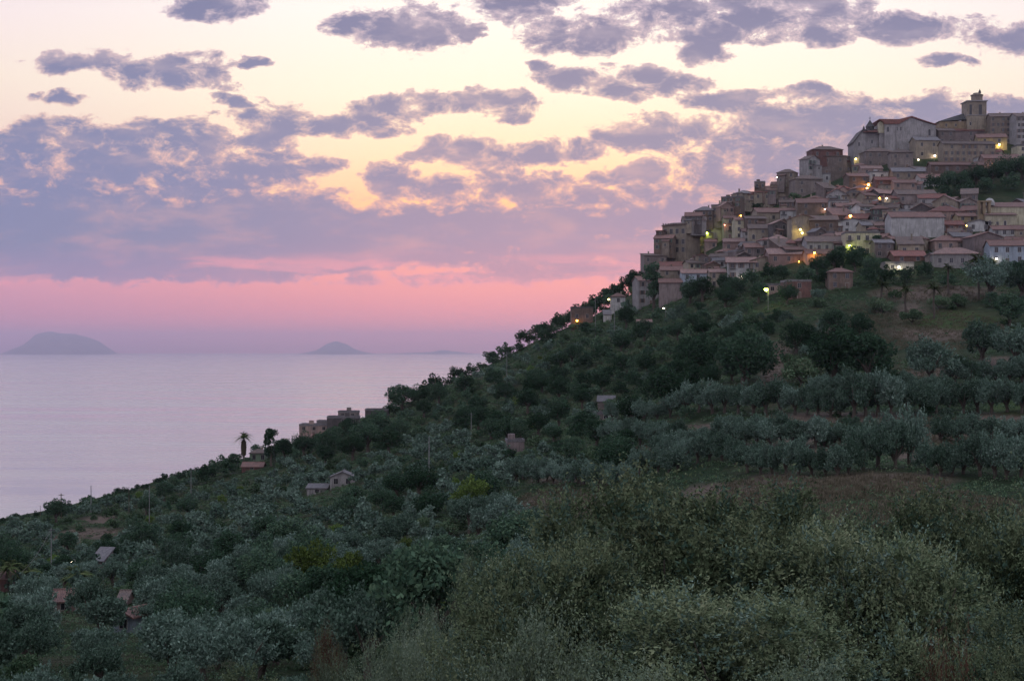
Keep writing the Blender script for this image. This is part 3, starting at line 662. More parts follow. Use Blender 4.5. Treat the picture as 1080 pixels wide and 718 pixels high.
# ------------------------------------------------------------------ the houses one can tell apart
L = house
L(751,256,24,26,'gy','cream','red',-4,2,2,'pale yellow gabled house lit by a green street lamp beside the grey palace',dep=14,pitch=.5,d=680)
L(733,240,24,8,'gx','pale grey','old brown',0,1,3,'low long roofed wing joining the grey palace to the gabled yellow house',d=700,windows=False,chim=0)
L(770,252,13,22,'gx','yellow green','terracotta',0,3,1,'narrow yellow green house right of the lamplit gabled house',d=682,balc=True)
L(783,252,17,20,'gx','cream','terracotta',6,3,2,'cream house with a glowing orange roof terrace near the left crest',d=684)
L(690,297,24,27,'shed','grey stone','old brown',8,3,3,'tall dark stone house below and left of the grey palace',d=655,pitch=.2)
L(684,322,28,26,'gx','pale grey','terracotta',14,3,3,'pale three storey house at the lowest left corner of the village',d=600,style='shutter')
L(708,320,24,22,'gx','mauve','terracotta',-4,1,1,'blank mauve walled house right of the lowest left corner house',d=600,windows=False)
L(709,299,26,14,'gx','tan','terracotta',4,2,2,'tan house with long red roof above the blank mauve house',d=628)
L(714,279,24,7,'gy','pale grey','grey',0,1,2,'small grey gabled house directly below the grey palace',d=655,pitch=.3)
L(712,288,30,7,'gx','pink','red',0,1,2,'low house with a bright red roof below the grey palace',d=640)
L(736,306,34,18,'gx','pale blue','pale pink',0,2,3,'blue grey house under a long pink roof above the dark trees',d=618,dep=7)
L(757,304,17,17,'gx','tan','pale pink',0,2,2,'tan house with dark arcade openings above the dark trees',d=616)
L(783,295,28,19,'gx','white','pale pink',-6,2,3,'white chalet like house with brown central bay above the olive trees',d=600,style='shutter',balc=True,oh=1.0)
L(762,283,20,8,'gx','white','grey',0,1,3,'low white house with grey roof left of the white chalet',d=612)
L(775,266,22,11,'gx','pink','pale pink',-5,1,2,'pink walled house with a flat looking roof below the lamplit gabled house',d=640)
L(750,263,12,8,'gx','pink','terracotta',0,1,2,'tiny pink house at the foot of the lamplit gabled house',d=650)
L(808,222,28,19,'hip','tan','red',5,2,3,'large tan house with red hipped roof standing out on the left crest',d=700,dep=11)
L(790,220,16,15,'gx','tan','red',-4,2,2,'low left wing house with a red loggia on the left crest',d=704,style='shutter')
L(828,212,26,14,'gx','tan','red',-8,2,2,'tan house with long red roof right of the large crest house',d=706)
L(836,205,20,16,'gx','yellow green','old brown',0,2,2,'greenish house with brown roof stepping up the crest',d=716)
L(852,206,30,17,'hip','grey stone','old brown',6,2,2,'broad grey house with low hipped roof below the brick towered house',d=712)
L(872,168,33,10,'hip','brick red','old brown',4,1,3,'square dark brick house top with hipped roof on the skyline left of the church',d=738,dep=11,pitch=.42,chim=1)
L(873,184,42,19,'hip','grey stone','old brown',-5,2,3,'broad stone house just below the dark brick house on the skyline',d=722,pitch=.3)
L(864,193,24,9,'flat','white','grey',0,1,3,'white terraced house with a blue awning below the skyline brick house',d=712)
L(927,176,30,16,'hip','grey stone','old brown',4,2,3,'dark stone house with hipped roof in front of the big church',d=705)
L(952,178,24,17,'hip','grey stone','old brown',-8,2,2,'dark house with hipped roof in front of the church transept',d=700)
L(978,168,26,20,'gx','tan','grey',4,2,2,'tan house below the right gable of the big church',d=722)
L(998,160,18,22,'gx','grey stone','old brown',4,3,2,'tall grey house between the big church and the bell tower',d=735)
L(1015,152,46,14,'gx','mauve','red',0,2,5,'long house with red roof at the foot of the bell tower',d=735,dep=8)
L(1022,172,56,20,'gx','tan','old brown',3,3,9,'long apartment house with pale panels below the bell tower',d=712,dep=8,style='shutter')
L(1010,192,56,18,'gx','brown stone','terracotta',0,2,5,'long blank brown house above the dark hillside trees',d=692,dep=7)
L(1048,160,30,15,'gx','ochre','terracotta',-8,2,2,'ochre house lit by a bright yellow lamp right of the bell tower',d=722)
L(1059,152,26,29,'gx','tan','old brown',-5,5,5,'tall pale house with many windows right of the bell tower',d=752,style='shutter')
L(1084,154,26,31,'gx','pale grey','old brown',4,5,5,'pale house with a square chimney tower at the right edge of the crest',d=746,style='shutter')
L(1058,180,38,13,'gx','pink','terracotta',-4,1,3,'pink house lit by an orange lamp under the crest at the right',d=700)
L(1037,176,14,10,'gy','white','old brown',0,1,1,'small white gabled house right of the long apartment house',d=702,pitch=.3)
L(1085,168,24,14,'flat','cream','grey',0,2,2,'cream flat roofed house at the right edge under the crest',d=716)
L(920,186,22,8,'gx','pink','pale pink',0,1,2,'small pale pink house in front of the dark stone houses below the church',d=692)
L(930,191,26,9,'flat','white','grey',0,1,3,'white flat roofed house above the fiery orange alley',d=684)
L(960,190,34,9,'gx','tan','grey',-6,1,3,'low tan house with wide grey roof below the church',d=688)
L(985,197,30,9,'gx','white','terracotta',4,1,3,'white walled house left of the dark hillside trees',d=680)
L(905,200,22,14,'gx','brown stone','terracotta',8,2,2,'brown house at the left side of the fiery orange alley',d=672)
L(935,202,22,12,'gx','brick red','red',0,2,2,'reddish house at the right side of the fiery orange alley',d=670)
L(955,205,24,12,'gx','pink','terracotta',0,2,3,'pink terraced house with many small windows in mid village',d=668)
L(967,216,42,11,'gx','mauve','old brown',3,1,4,'long mauve house above the white windowless hall',d=655)
L(985,218,30,9,'gx','pale grey','red',-3,1,3,'pale house with red roof above and right of the windowless hall',d=650)
L(968,252,56,23,'gx','white','terracotta',0,1,1,'large pale windowless hall with a terracotta roof in mid village',d=618,windows=False,dep=10,chim=0)
L(943,250,8,24,'flat','grey stone','grey',0,1,1,'narrow grey buttress like house at the left end of the windowless hall',d=622,windows=False)
L(1000,236,36,13,'hip','pink','red',2,1,4,'broad house with stepped red roofs right of the windowless hall',d=634)
L(1004,246,26,9,'gx','brick red','red',0,1,3,'low dark red house below the stepped red roofs',d=622)
L(1020,240,20,12,'gx','ochre','terracotta',4,2,2,'ochre house between the red roofs and the cream church',d=626)
L(1033,245,26,10,'gy','white','grey',0,1,2,'whitish gabled house in front of the cream church bell gable',d=612,pitch=.22)
L(1060,256,24,14,'gx','white','terracotta',-3,2,3,'white house with dark windows below the cream church',d=598)
L(1082,256,26,14,'gx','tan','terracotta',4,1,2,'tan house at the right edge below the cream church',d=596,windows=False)
L(1040,270,34,20,'gy','mauve','terracotta',10,1,1,'large blank mauve gable house near the lower right corner of the village',d=574,windows=False,pitch=.3)
L(1064,279,36,20,'gx','pale blue','terracotta',-5,2,3,'bluish white house with a red awning at the lower right of the village',d=560)
L(1002,266,34,12,'hip','pink','terracotta',3,1,3,'pink house with hipped roof behind the long roofed villa',d=578)
L(1010,283,48,15,'hip','pale grey','pale pink',-2,1,4,'long roofed villa with hipped pink tiles above the palm trees',d=548,balc=False)
L(962,271,26,13,'shed','tan','old brown',-8,1,2,'tan lean to house below the windowless hall',d=574,pitch=.5)
L(960,277,34,7,'gx','brick red','red',0,1,2,'low house with a brick red roof behind the brightest white lamp',d=562)
L(949,286,30,8,'flat','pale grey','grey',0,1,2,'low pale garage lit by the brightest white lamp',d=552)
L(932,272,20,16,'gx','grey stone','grey',5,2,2,'rough grey house right of the white balconied house',d=585)
L(911,268,36,22,'flat','cream','grey',-4,2,4,'cream balconied house beside the yellow green street lamp',d=588,balc=True)
L(899,247,22,14,'gy','white','grey',0,2,2,'white gabled house above the cream balconied house',d=612,pitch=.25)
L(872,268,42,13,'gx','pale grey','old brown',0,1,5,'long pale row house above the orange lamp at the trees',d=588)
L(866,278,30,10,'gx','pink','terracotta',0,1,3,'pink house lit by the orange lamp at the edge of the trees',d=578)
L(846,252,24,22,'gy','tan','terracotta',6,1,1,'big blank tan gable house beside the double yellow lamp',d=618,windows=False,pitch=.3)
L(870,246,30,14,'gx','brown stone','old brown',-5,1,2,'brown house with rough roof right of the double yellow lamp',d=622)
L(860,228,36,14,'gx','brown stone','terracotta',-4,2,2,'large brown red house in the middle of the left village',d=650)
L(895,230,24,12,'gx','mauve','terracotta',0,1,2,'mauve house with a lit orange doorway in mid village',d=644)
L(815,236,36,12,'gx','tan','terracotta',6,1,3,'tan house with long terracotta roof in the left village',d=656)
L(806,254,30,13,'gx','tan','old brown',-6,2,3,'tan house with arched balconies in the left village',d=634,style='arch')
L(792,256,18,12,'gx','pale grey','terracotta',0,2,2,'pale house with a dark first floor gallery in the left village',d=636)
L(832,279,42,11,'gx','pink','pale pink',0,1,3,'long low pink house left of the orange lamp at the trees',d=588)
L(805,285,30,10,'gy','tan','terracotta',6,1,2,'tan gabled house right of the white chalet',d=592,pitch=.3)
L(800,270,28,9,'gx','mauve','terracotta',0,1,3,'mauve house with low roof right of the pink walled house',d=612)
# outlying buildings on the hill
L(842,315,26,18,'flat','brick red','grey',4,2,1,'brick red house half hidden among trees below the village',d=500,dep=9)
L(820,309,22,8,'flat','pale pink' if 'pale pink' in WM else 'pink','grey',0,1,2,'low pinkish annex left of the brick red house below the village',d=505)
L(887,305,25,18,'hip','brown stone','terracotta',0,2,2,'lone brown villa with a hipped tile roof among trees below the village',d=490,pitch=.42,style='shutter')
L(614,344,23,19,'flat','brown stone','dark',0,1,2,'flat roofed brown block house with an orange lamp on the hillside left of the village',dep=9)
L(652,329,15,16,'hip','white','terracotta',0,2,1,'small white tower like chapel with red hipped roof left of the village',pitch=.5,oh=.6)
L(641,339,8,7,'shed','white','grey',0,1,1,'small white shed below the tower like chapel',pitch=.4,windows=False)
L(680,345,15,4,'gx','pink','pale pink',0,1,1,'low hut with a pale pink roof in the trees below the village',pitch=.5,windows=False)
L(331,461,31,12,'flat','pink','grey',0,2,3,'pinkish flat roofed house at the sea end of the hillside hamlet')
L(339,450,10,5,'flat','grey stone','grey',0,1,1,'small rooftop block house behind the pinkish hamlet house')
L(361,455,34,14,'flat','dark stone','grey',4,2,3,'dark flat roofed house in the middle of the hillside hamlet')
L(367,441,21,6,'flat','grey stone','grey',0,1,2,'upper flat roofed house on top of the hillside hamlet')
L(397,448,24,15,'flat','dark stone','grey',0,1,2,'flat roofed house at the upper right end of the hillside hamlet')
L(322,466,12,5,'gx','pink','terracotta',0,1,1,'tiny pink house at the left foot of the hillside hamlet')
L(361,513,26,10,'gy','pale grey','grey',0,1,2,'small gabled house with a white trimmed pediment in the olive grove',pitch=.42,d=395)
L(334,521,21,6,'shed','pale grey','grey',0,1,1,'low grey shed left of the white pedimented house in the olives',d=388,pitch=.15)
L(272,487,18,9,'hip','green','old brown',3,1,2,'green walled house with brown hipped roof beside the tall palm')
L(266,496,22,4,'gx','brick red','terracotta',0,1,1,'low house with a reddish roof below the green walled house')
L(543,479,18,13,'flat','mauve','grey',6,1,2,'ruined roofless stone house on the slope below the hamlet lane',chim=0)
L(640,431,17,7,'shed','grey stone','grey',-5,1,1,'upper grey stone hut with sloping roof on the wooded slope',pitch=.3)
L(638,443,20,6,'flat','grey stone','grey',5,1,1,'lower grey stone hut on the wooded slope')
L(140,668,27,18,'gy','pale blue','terracotta',-28,1,1,'bluish white farmhouse with a weathered red roof in the lower left grove',d=225,pitch=.35,down=2.5)
L(64,646,22,12,'gx','pink','terracotta',12,1,1,'pink farmhouse with tiled roof between round trees in the lower left',d=250)
L(2,624,18,14,'gx','brick red','terracotta',0,1,1,'reddish house cut by the left edge near the palms',d=300)
L(104,600,14,8,'shed','grey stone','grey',-10,1,1,'small grey roofed shed beside the tiny white lamp in the lower left',d=330)
L(128,640,8,5,'gx','pink','old brown',0,1,1,'tiny brown roofed outhouse behind the bluish white farmhouse',d=262,windows=False)

# ------------------------------------------------------------------ the houses packed between them
def xleft(py): return float(np.interp(py, [128,165,180,200,215,250,270,300,325], [1072,900,852,812,778,700,690,674,672]))
def ylow(px): return float(np.interp(px, [660,720,765,800,830,860,905,925,950,1000,1100],[320,306,300,292,284,278,268,278,284,284,286]))
kinds = ['grey stone','tan','tan','tan','pink','pale grey','brown stone','white','grey stone','brown stone','mauve','dark stone']
rk = ['terracotta','terracotta','old brown','pale pink','old brown','red','grey']
rr = random.Random(5); fil = []
py = 150.0
while py < 322:
    px = xleft(py)+6+rr.uniform(0,8)
    while px < 1100:
        w = rr.uniform(11,24); h = rr.uniform(7,16); bx = px; by = py+rr.uniform(-2,2)
        px += w*.8
        if by > ylow(bx): continue
        if bx > 972 and 182 < by < 216+(-.0*bx): continue
        bad = False
        for (hx,hb,hw,hh,*_) in HREG:
            if hh == 0: continue
            ox = min(bx+w/2,hx+hw/2)-max(bx-w/2,hx-hw/2); oy = min(by,hb)-max(by-h,hb-hh)
            if ox > 0 and oy > 0 and by > hb-1 and ox*oy > (.05 if hw*hh > 600 and 'row' not in (_[5] or '') else .18)*w*h: bad = True; break
            if ox > .72*w and oy > .72*h and by <= hb: bad = True; break
        if not bad: fil.append((bx,by,w,h))
    py += 6.4
for (bx,by,w,h) in fil:
    rt = rr.choice(['gx','gx','gy','gy','hip','hip','gx','flat','shed'])
    wc = rr.choice(kinds); rc = 'grey' if rt == 'flat' else rr.choice(rk)
    L(bx,by,w,h,rt,wc,rc,rr.choice([-1,1])*rr.uniform(4,36),None,None,None,style=rr.choice(['plain','shutter','green','plain']),pitch=rr.uniform(.38,.6),balc=rr.random()<.25,chim=rr.random()<.6, annex=True)
# labels for the packed houses: look, then tier and order along the tier
un = [h for h in HREG if h[9] is None]
TIER = ['just under the crest','high in the village','in the upper middle of the village','in the middle of the village','in the lower middle of the village','near the lower edge of the village','in the lowest tier above the trees']
from collections import defaultdict
bins = defaultdict(list)
for h in un:
    tr_ = min(6, max(0, int((h[1]-150)/24)))
    rn = {'gx':'roof','gy':'gable roof','hip':'hipped roof','flat':'flat roof','shed':'lean to roof'}[h[7]]
    bins[(tr_, h[5], h[6], rn)].append(h)
for (tr_, wc, rc, rn), hs in bins.items():
    hs.sort(key=lambda h: h[0])
    for i, h in enumerate(hs):
        rd = ('grey ' if rc=='grey' else rc+' ')+rn
        base_l = '%s house with %s %s' % (wc, rd, TIER[tr_])
        if len(hs) > 1: base_l += ', %s from left' % ordn(i+1)
        h[4]['label'] = base_l
        if len(base_l.split()) > 16: h[4]['label'] = '%s house, %s, %s, %s from left' % (wc, rd, TIER[tr_].replace('of the village','').replace('in the ',''), ordn(i+1))
for h in HREG:
    if h[4].name.startswith('house') and h[1] < 325 and h[0] > 665: h[4]['group'] = 'houses packed on the village hill'
print('houses', len(HREG), 'fillers', len(un))

# ------------------------------------------------------------------ lamps that are lit
bpy.context.view_layer.update()
dg = bpy.context.evaluated_depsgraph_get()
hz_.hide_viewport = True; bpy.context.view_layer.update(); dg = bpy.context.evaluated_depsgraph_get()
def hit(px, py):
    v = Vector(((px-CX)/F, 1, (HY-py)/F)).normalized()
    ok, loc, nrm, i, ob, mt = SC.ray_cast(dg, v*150, v)
    return (loc, nrm, ob) if ok else (at(px,py,600), Vector((0,-1,0)), None)
_lm = {}
def lampmat(c, es):
    k_ = (c, es)
    if k_ not in _lm: _lm[k_] = plain('lamp_glass', (.8,.8,.7), .4, 0, c, es)
    return _lm[k_]
YG = (.75,1,.12); OR = (1,.42,.05); WH = (1,.86,.6); YL = (1,.78,.2); RDC = (1,.22,.12)
def wall_lamp(px, py, c, power, label, r=.34, es=22, off=1.1):
    loc, nrm, ob = hit(px, py)
    p = loc+Vector((0,-off,0))
    root = bpy.data.objects.new('wall_lamp', None); COL.objects.link(root); root.location = p; tag(root, label, 'lamp', 'lit lamps')
    b = MB(); b.lathe([(0,-r),(r*.6,-r*.8),(r,0),(r*.7,r*.6),(0,r*.75)], 12); link('lamp_glass', b.mesh('lamp_glass', lampmat(c,es), True), root)
    b = MB(); b.tube([(0,off+.25,.25),(0,off*.5,.55),(0,0,r*.75)], .05, 6); b.box(-.12,.12,off+.0,off+.12,.05,.5); link('bracket', b.mesh('bracket', METAL), root)
    b = MB(); b.lathe([(r*1.25,r*.5),(r*.5,r*.95),(.05,r*1.1),(0,r*1.1)], 12); link('lamp_shade', b.mesh('lamp_shade', METAL), root)
    l = bpy.data.lights.new('lamp_light','POINT'); l.energy = power; l.color = c; l.shadow_soft_size = .3
    lo = bpy.data.objects.new('lamp_light', l); COL.objects.link(lo); lo.parent = root; lo.location = (0,-.5,-r*1.2)
def street_lamp(px, py, c, power, label, hgt=5.5, r=.34, es=22, d=None, dy=-2.0):
    if d is None:
        loc, nrm, ob = hit(px, py); d = loc.y+dy
    p = at(px, py, d); zg = g1(p.x, p.y)
    if p.z-zg < 2.5: zg = p.z-3.5
    root = bpy.data.objects.new('street_lamp', None); COL.objects.link(root); root.location = (p.x,p.y,zg); H = p.z-zg; tag(root, label, 'street lamp', 'lit lamps')
    b = MB(); b.tube([(.7,.0,-.6),(.7,0,H*.7),(.7,0,H+.3),(.5,0,H+.55),(0,0,H+.5)], [.11,.09,.07,.06,.05], 8); link('pole', b.mesh('pole', CONC), root)
    b = MB(); b.lathe([(0,-r),(r*.7,-r*.7),(r,0),(r*.6,r*.4),(0,r*.5)], 12, (0,0,H)); link('lamp_glass', b.mesh('lamp_glass', lampmat(c,es), True), root)
    b = MB(); b.lathe([(r*1.2,r*.3),(r*.5,r*.7),(0,r*.8)], 12, (0,0,H)); link('lamp_shade', b.mesh('lamp_shade', METAL), root)
    l = bpy.data.lights.new('lamp_light','POINT'); l.energy = power; l.color = c; l.shadow_soft_size = .3
    lo = bpy.data.objects.new('lamp_light', l); COL.objects.link(lo); lo.parent = root; lo.location = (0,-.6,H-r*1.2)
street_lamp(745.5,245.5,YG,900,'yellow green street lamp before the pale yellow gabled house',r=.42)
wall_lamp(781,227.5,OR,500,'orange lamp under the roof terrace near the left crest')
wall_lamp(764,237.5,RDC,90,'small pinkish lamp right of the yellow gabled house',r=.25)
street_lamp(844,242,YL,450,'upper of two yellow lamps beside the blank tan gable',r=.42)
street_lamp(846,245.5,YL,300,'lower of two yellow lamps beside the blank tan gable',r=.42)
street_lamp(859,266.5,OR,700,'orange street lamp at the edge of the trees under the long row house',r=.42)
wall_lamp(842,276,OR,300,'dim orange lamp on the end wall of the long low pink house',r=.2)
wall_lamp(915,195,OR,1500,'brightest orange lamp in the narrow alley in mid village',r=.65,off=1.8)
wall_lamp(913.5,199,OR,700,'orange lamp at the bottom of the fiery alley',r=.5,off=1.8)
wall_lamp(927,209,OR,260,'left one of two small lamps below the fiery alley',r=.3)
wall_lamp(934.5,209.5,WH,160,'right one of two small lamps below the fiery alley',r=.3)
wall_lamp(869.5,221,(1,.6,.4),200,'pinkish lamp on the large brown red house',r=.3)
wall_lamp(896,228,OR,800,'golden lamp in a doorway above the white gabled house',r=.6,off=1.5)
street_lamp(896,259,YG,700,'yellow green street lamp before the cream balconied house',r=.42)
street_lamp(948,281.5,(1,.95,.6),1000,'brightest white lamp before the low pale garage',r=.42)
wall_lamp(1050,273,WH,90,'small white lamp under the red awning at the right',r=.35)
wall_lamp(1018.5,238,YL,180,'faint warm lamp beside the whitish gabled house',r=.25)
wall_lamp(902,168,YL,220,'yellow lamp at the left foot of the big church',r=.45)
wall_lamp(985.3,164.5,WH,300,'white lamp below the long apartment house near the church',r=.42)
wall_lamp(968,168.8,WH,220,'small white lamp over a doorway right of the church',r=.3)
wall_lamp(1052.8,153,YL,900,'bright yellow lamp right of the bell tower',r=.5,off=1.6)
wall_lamp(1050.5,174.5,OR,420,'orange lamp on the pink house under the crest',r=.45)
street_lamp(808,305,YG,500,'yellow green street lamp among trees beside the brick red house',r=.7,d=485)
street_lamp(642,315.5,YL,150,'pale yellow street lamp left of the tower like chapel',r=.4,d=610)
wall_lamp(608.5,338,OR,150,'orange lamp on the brown block house',r=.45)
street_lamp(700,325,WH,30,'tiny white lamp in the trees under the lowest left corner house',r=.3,d=560)
street_lamp(76,592,WH,30,'tiny white lamp beside the dirt path in the lower left',r=.28,d=325)
wall_lamp(782,292,WH,30,'small white lamp on the ground floor of the white chalet',r=.3)
wall_lamp(819,187.5,YL,40,'faint yellow lamp on the greenish crest house',r=.25)
hz_.hide_viewport = False

# ------------------------------------------------------------------ poles
def pole(px, ytop, ybase, d, label, arm=1, col_=CONC, r=.11):
    p = at(px, ybase, d); zt = (HY-ytop)/F*d; zg = min(g1(p.x,p.y), p.z)
    root = bpy.data.objects.new('utility_pole', None); COL.objects.link(root); root.location = (p.x,d,zg); tag(root, label, 'utility pole', 'utility poles on the hillside')
    H = zt-zg
    b = MB(); b.tube([(0,0,-.5),(0,0,H*.5),(0,0,H)], [r*1.3,r,r*.75], 8); link('post', b.mesh('post', col_), root)
    if arm:
        b = MB(); b.box(-.9,.9,-.06,.06,H-.75,H-.6); 
        for x in (-.8,-.3,.3,.8): b.lathe([(.06,0),(.07,.18),(0,.22)], 6, (x,0,H-.6))
        link('crossarm', b.mesh('crossarm', METAL), root)
    return root
pole(452.5,460,523,355,'tall pale pole standing alone among the mid slope olives',0,r=.15)
pole(534.5,371,400,545,'pale pole with a crossarm high on the wooded slope')
pole(497,435,464,455,'thin grey pole among trees right of the hillside hamlet')
pole(459,393,416,560,'thin mast on the skyline right of the dark skyline tree',0,WOOD,.1)
pole(628,315,345,585,'pale pole at the right side of the brown block house')
pole(648,325,345,570,'short pale post before the tower like chapel',0)
pole(64.5,520,535,505,'dark pole with small arms on the skyline at the left',1,WOOD,.2)
pole(96,512,527,505,'stout pale pole on the left skyline, no arms',0,CONC,.17)
pole(42.5,533,545,505,'thinnest dark pole on the far left skyline',0,WOOD,.1)
pole(54,556,592,330,'grey pole beside the dirt path at the left')
pole(157.5,511,534,440,'thin pole on the slope right of the stout skyline pole',0)
pole(201.5,494,511,480,'pole on the skyline left of the dark tree clump')
pole(136,513,531,470,'faint pole between two stout skyline poles',0,WOOD,.1)
pole(289,462,479,480,'antenna like mast right of the green walled house',1,METAL,.08)
pole(984,262,300,520,'pale pole with arms before the long roofed villa')
b = MB(); A_ = at(54,557,330); B_ = at(22,604,290)
b.tube([A_+(B_-A_)*(i/10)+Vector((0,0,-2.2*math.sin(math.pi*i/10)*.5)) for i in range(11)], .035, 4)
tag(link('cable', b.mesh('cable', METAL)), 'dark sagging cable running down from the pole beside the dirt path', 'cable')
# ------------------------------------------------------------------ foliage
def leafmat(name, stops, tint=.35, trans=.12):
    m, t, o = newmat(name)
    r = t.n('ShaderNodeAttribute', attribute_name='rnd').outputs['Fac']; inf = t.n('ShaderNodeObjectInfo')
    n_ = t.noise(t.n('ShaderNodeTexCoord').outputs['Object'], 1.1, 3, .6).outputs[0]
    f = t.math('ADD', t.math('MULTIPLY', r, .55), t.math('ADD', t.math('MULTIPLY_ADD', n_, .9, -.35), t.math('MULTIPLY_ADD', inf.outputs['Random'], tint, -tint/2)), clamp=True)
    c = t.ramp(f, stops)
    hs = t.n('ShaderNodeHueSaturation', ins={'Color':c,'Hue':t.math('MULTIPLY_ADD', inf.outputs['Random'], .03, .485),'Value':t.math('MULTIPLY_ADD', inf.outputs['Random'], .3, .85)})
    d = t.n('ShaderNodeBsdfDiffuse', ins={'Color':hs.outputs[0]}); tr_ = t.n('ShaderNodeBsdfTranslucent', ins={'Color':hs.outputs[0]})
    mx = t.n('ShaderNodeMixShader', ins={0:trans,1:d.outputs[0],2:tr_.outputs[0]})
    t.t.links.new(mx.outputs[0], o.inputs[0]); return m
OLV = leafmat('olive_leaves', [(0,(.034,.062,.044)),(.4,(.084,.128,.098)),(.75,(.155,.212,.170)),(1,(.26,.32,.27))])
DRK = leafmat('dark_leaves', [(0,(.020,.044,.026)),(.45,(.040,.074,.046)),(.8,(.066,.106,.064)),(1,(.105,.145,.09))], .6)
GRN = leafmat('green_leaves', [(0,(.045,.078,.022)),(.5,(.110,.160,.045)),(1,(.19,.25,.075))])
SCR = leafmat('scrub_leaves', [(0,(.032,.060,.034)),(.4,(.066,.108,.060)),(.75,(.105,.142,.085)),(1,(.17,.175,.12))], .6)
NEAR = leafmat('thicket_leaves', [(0,(.042,.064,.034)),(.4,(.115,.142,.080)),(.7,(.185,.205,.120)),(1,(.27,.265,.17))], .3)
FEA = leafmat('pale_shoot_leaves', [(0,(.06,.085,.055)),(.5,(.13,.165,.115)),(1,(.25,.28,.21))], .3)
RUS = leafmat('rusty_leaves', [(0,(.05,.022,.018)),(.5,(.09,.045,.035)),(1,(.14,.10,.07))], .3)
BARK = plain('grey_brown_bark', (.07,.055,.045), .95)
PALM = leafmat('palm_leaves', [(0,(.03,.045,.018)),(.5,(.065,.085,.035)),(1,(.12,.12,.06))])
GRS = leafmat('dry_grass_blades', [(0,(.07,.062,.042)),(.5,(.14,.122,.088)),(1,(.24,.21,.16))])

def crown_pts(rs, n, rad, zc, nclump, upb=.3, shoots=.0, rough=.35, flat=-.55):
    rx, ry, rz = rad
    cd = unit(rs.normal(size=(nclump,3))); cd[:,2] = np.where(cd[:,2] < flat, -cd[:,2]*.4, cd[:,2])
    cr_ = rs.uniform(.42,.80,(nclump,1)); C = cd*cr_*np.array([[rx,ry,rz]])*(1+rs.uniform(-rough,rough,(nclump,1))*.6)
    cs = rs.uniform(.24,.42,nclump)*(rx+ry+rz)/3
    ci = rs.randint(0,nclump,n); dirs = unit(rs.normal(size=(n,3)))
    rr_ = cs[ci][:,None]*(rs.uniform(.62,1,(n,1)))
    P = C[ci]+dirs*rr_*np.array([[1,1,.85]])
    out = unit(P+np.array([[0,0,rz*.5]]))
    A = unit(dirs*.5+rs.normal(size=(n,3))*.6+np.array([[0,0,upb]]))
    if shoots > 0:
        k_ = int(n*shoots); ns = max(1,k_//9)
        base = P[rs.randint(0,n,ns)]; sd = unit(unit(base)*.6+rs.normal(size=(ns,3))*.35+np.array([[0,0,.9]])); ln = rs.uniform(.12,.3,(ns,1))*rz
        si = rs.randint(0,ns,k_); f_ = rs.uniform(0,1,(k_,1))
        P[:k_] = base[si]+sd[si]*ln[si]*f_+rs.normal(size=(k_,3))*.03*rz; A[:k_] = unit(sd[si]+rs.normal(size=(k_,3))*.4); out[:k_] = unit(rs.normal(size=(k_,3))+out[:k_])
    B = unit(np.cross(A, unit(out*.4+rs.normal(size=(n,3)))))
    P = P+np.array([[0,0,zc]])
    return P, A, B
def crown_mesh(name, seed, n, rad, zc, nclump, leaf, mat, **kw):
    rs = np.random.RandomState(seed); P, A, B = crown_pts(rs, n, rad, zc, nclump, **kw)
    keep = P[:,2] > .25; P, A, B = P[keep], A[keep], B[keep]; n = len(P)
    L_ = rs.uniform(.7,1.35,n)*leaf; V = leafquads(P, A, B, L_, L_*.55)
    return quads(name, V, mat, rs.uniform(0,1,n))
def trunk_mesh(seed, h, r, spread=.9, nb=5, name='trunk'):
    rs = random.Random(seed); b = MB()
    b.tube([(0,0,-.6),(rs.uniform(-.1,.1),rs.uniform(-.1,.1),h*.3),(rs.uniform(-.2,.2),rs.uniform(-.2,.2),h*.5)], [r*1.3,r,r*.8], 7)
    for i in range(nb):
        a = 2*math.pi*(i+rs.random()*.6)/nb; q = spread*rs.uniform(.6,1.1)
        b.tube([(0,0,h*.42),(math.cos(a)*q*.45,math.sin(a)*q*.45,h*.68),(math.cos(a)*q,math.sin(a)*q,h*rs.uniform(.88,1.05))], [r*.65,r*.4,r*.12], 5)
    return b.mesh(name, BARK)
# kinds: (crown meshes, trunk meshes)
def kindset(name, seeds, n, rad, zc, ncl, leaf, mat, th, tr, **kw):
    return [(crown_mesh('crown', s_, n, rad, zc, ncl, leaf, mat, **kw), trunk_mesh(s_, th, tr, rad[0]*.55)) for s_ in seeds]
K = {}
K['olive_near'] = kindset('o', [1,2,3,4], 5200, (2.7,2.6,2.5), 2.7, 26, .25, OLV, 3.2, .26, upb=.6, shoots=.25)
K['olive_far']  = kindset('o', [5,6,7,8], 1300, (2.7,2.6,2.3), 2.4, 18, .42, OLV, 3.0, .26, upb=.5, shoots=.15)
K['dark_near']  = kindset('d', [11,12,13], 5200, (3.1,3.0,3.0), 2.9, 28, .30, DRK, 3.6, .3, upb=.2)
K['dark_far']   = kindset('d', [14,15,16,17], 1400, (3.0,3.0,3.0), 2.9, 22, .48, DRK, 3.8, .3, upb=.2)
K['scrub_near'] = kindset('s', [21,22,23], 3000, (2.2,2.1,1.25), 1.15, 16, .24, SCR, 1.2, .12, upb=.3, shoots=.2)
K['scrub_far']  = kindset('s', [24,25,26], 800, (2.2,2.1,1.3), 1.15, 14, .40, SCR, 1.2, .12, upb=.3)
K['green_near'] = kindset('g', [31,32], 4200, (2.8,2.6,2.2), 2.7, 20, .27, GRN, 2.8, .2, upb=.8, shoots=.5)
K['cypress']    = kindset('c', [41,42], 2200, (1.3,1.3,4.2), 4.6, 22, .32, DRK, 4.0, .2, upb=1.2, flat=-.9)
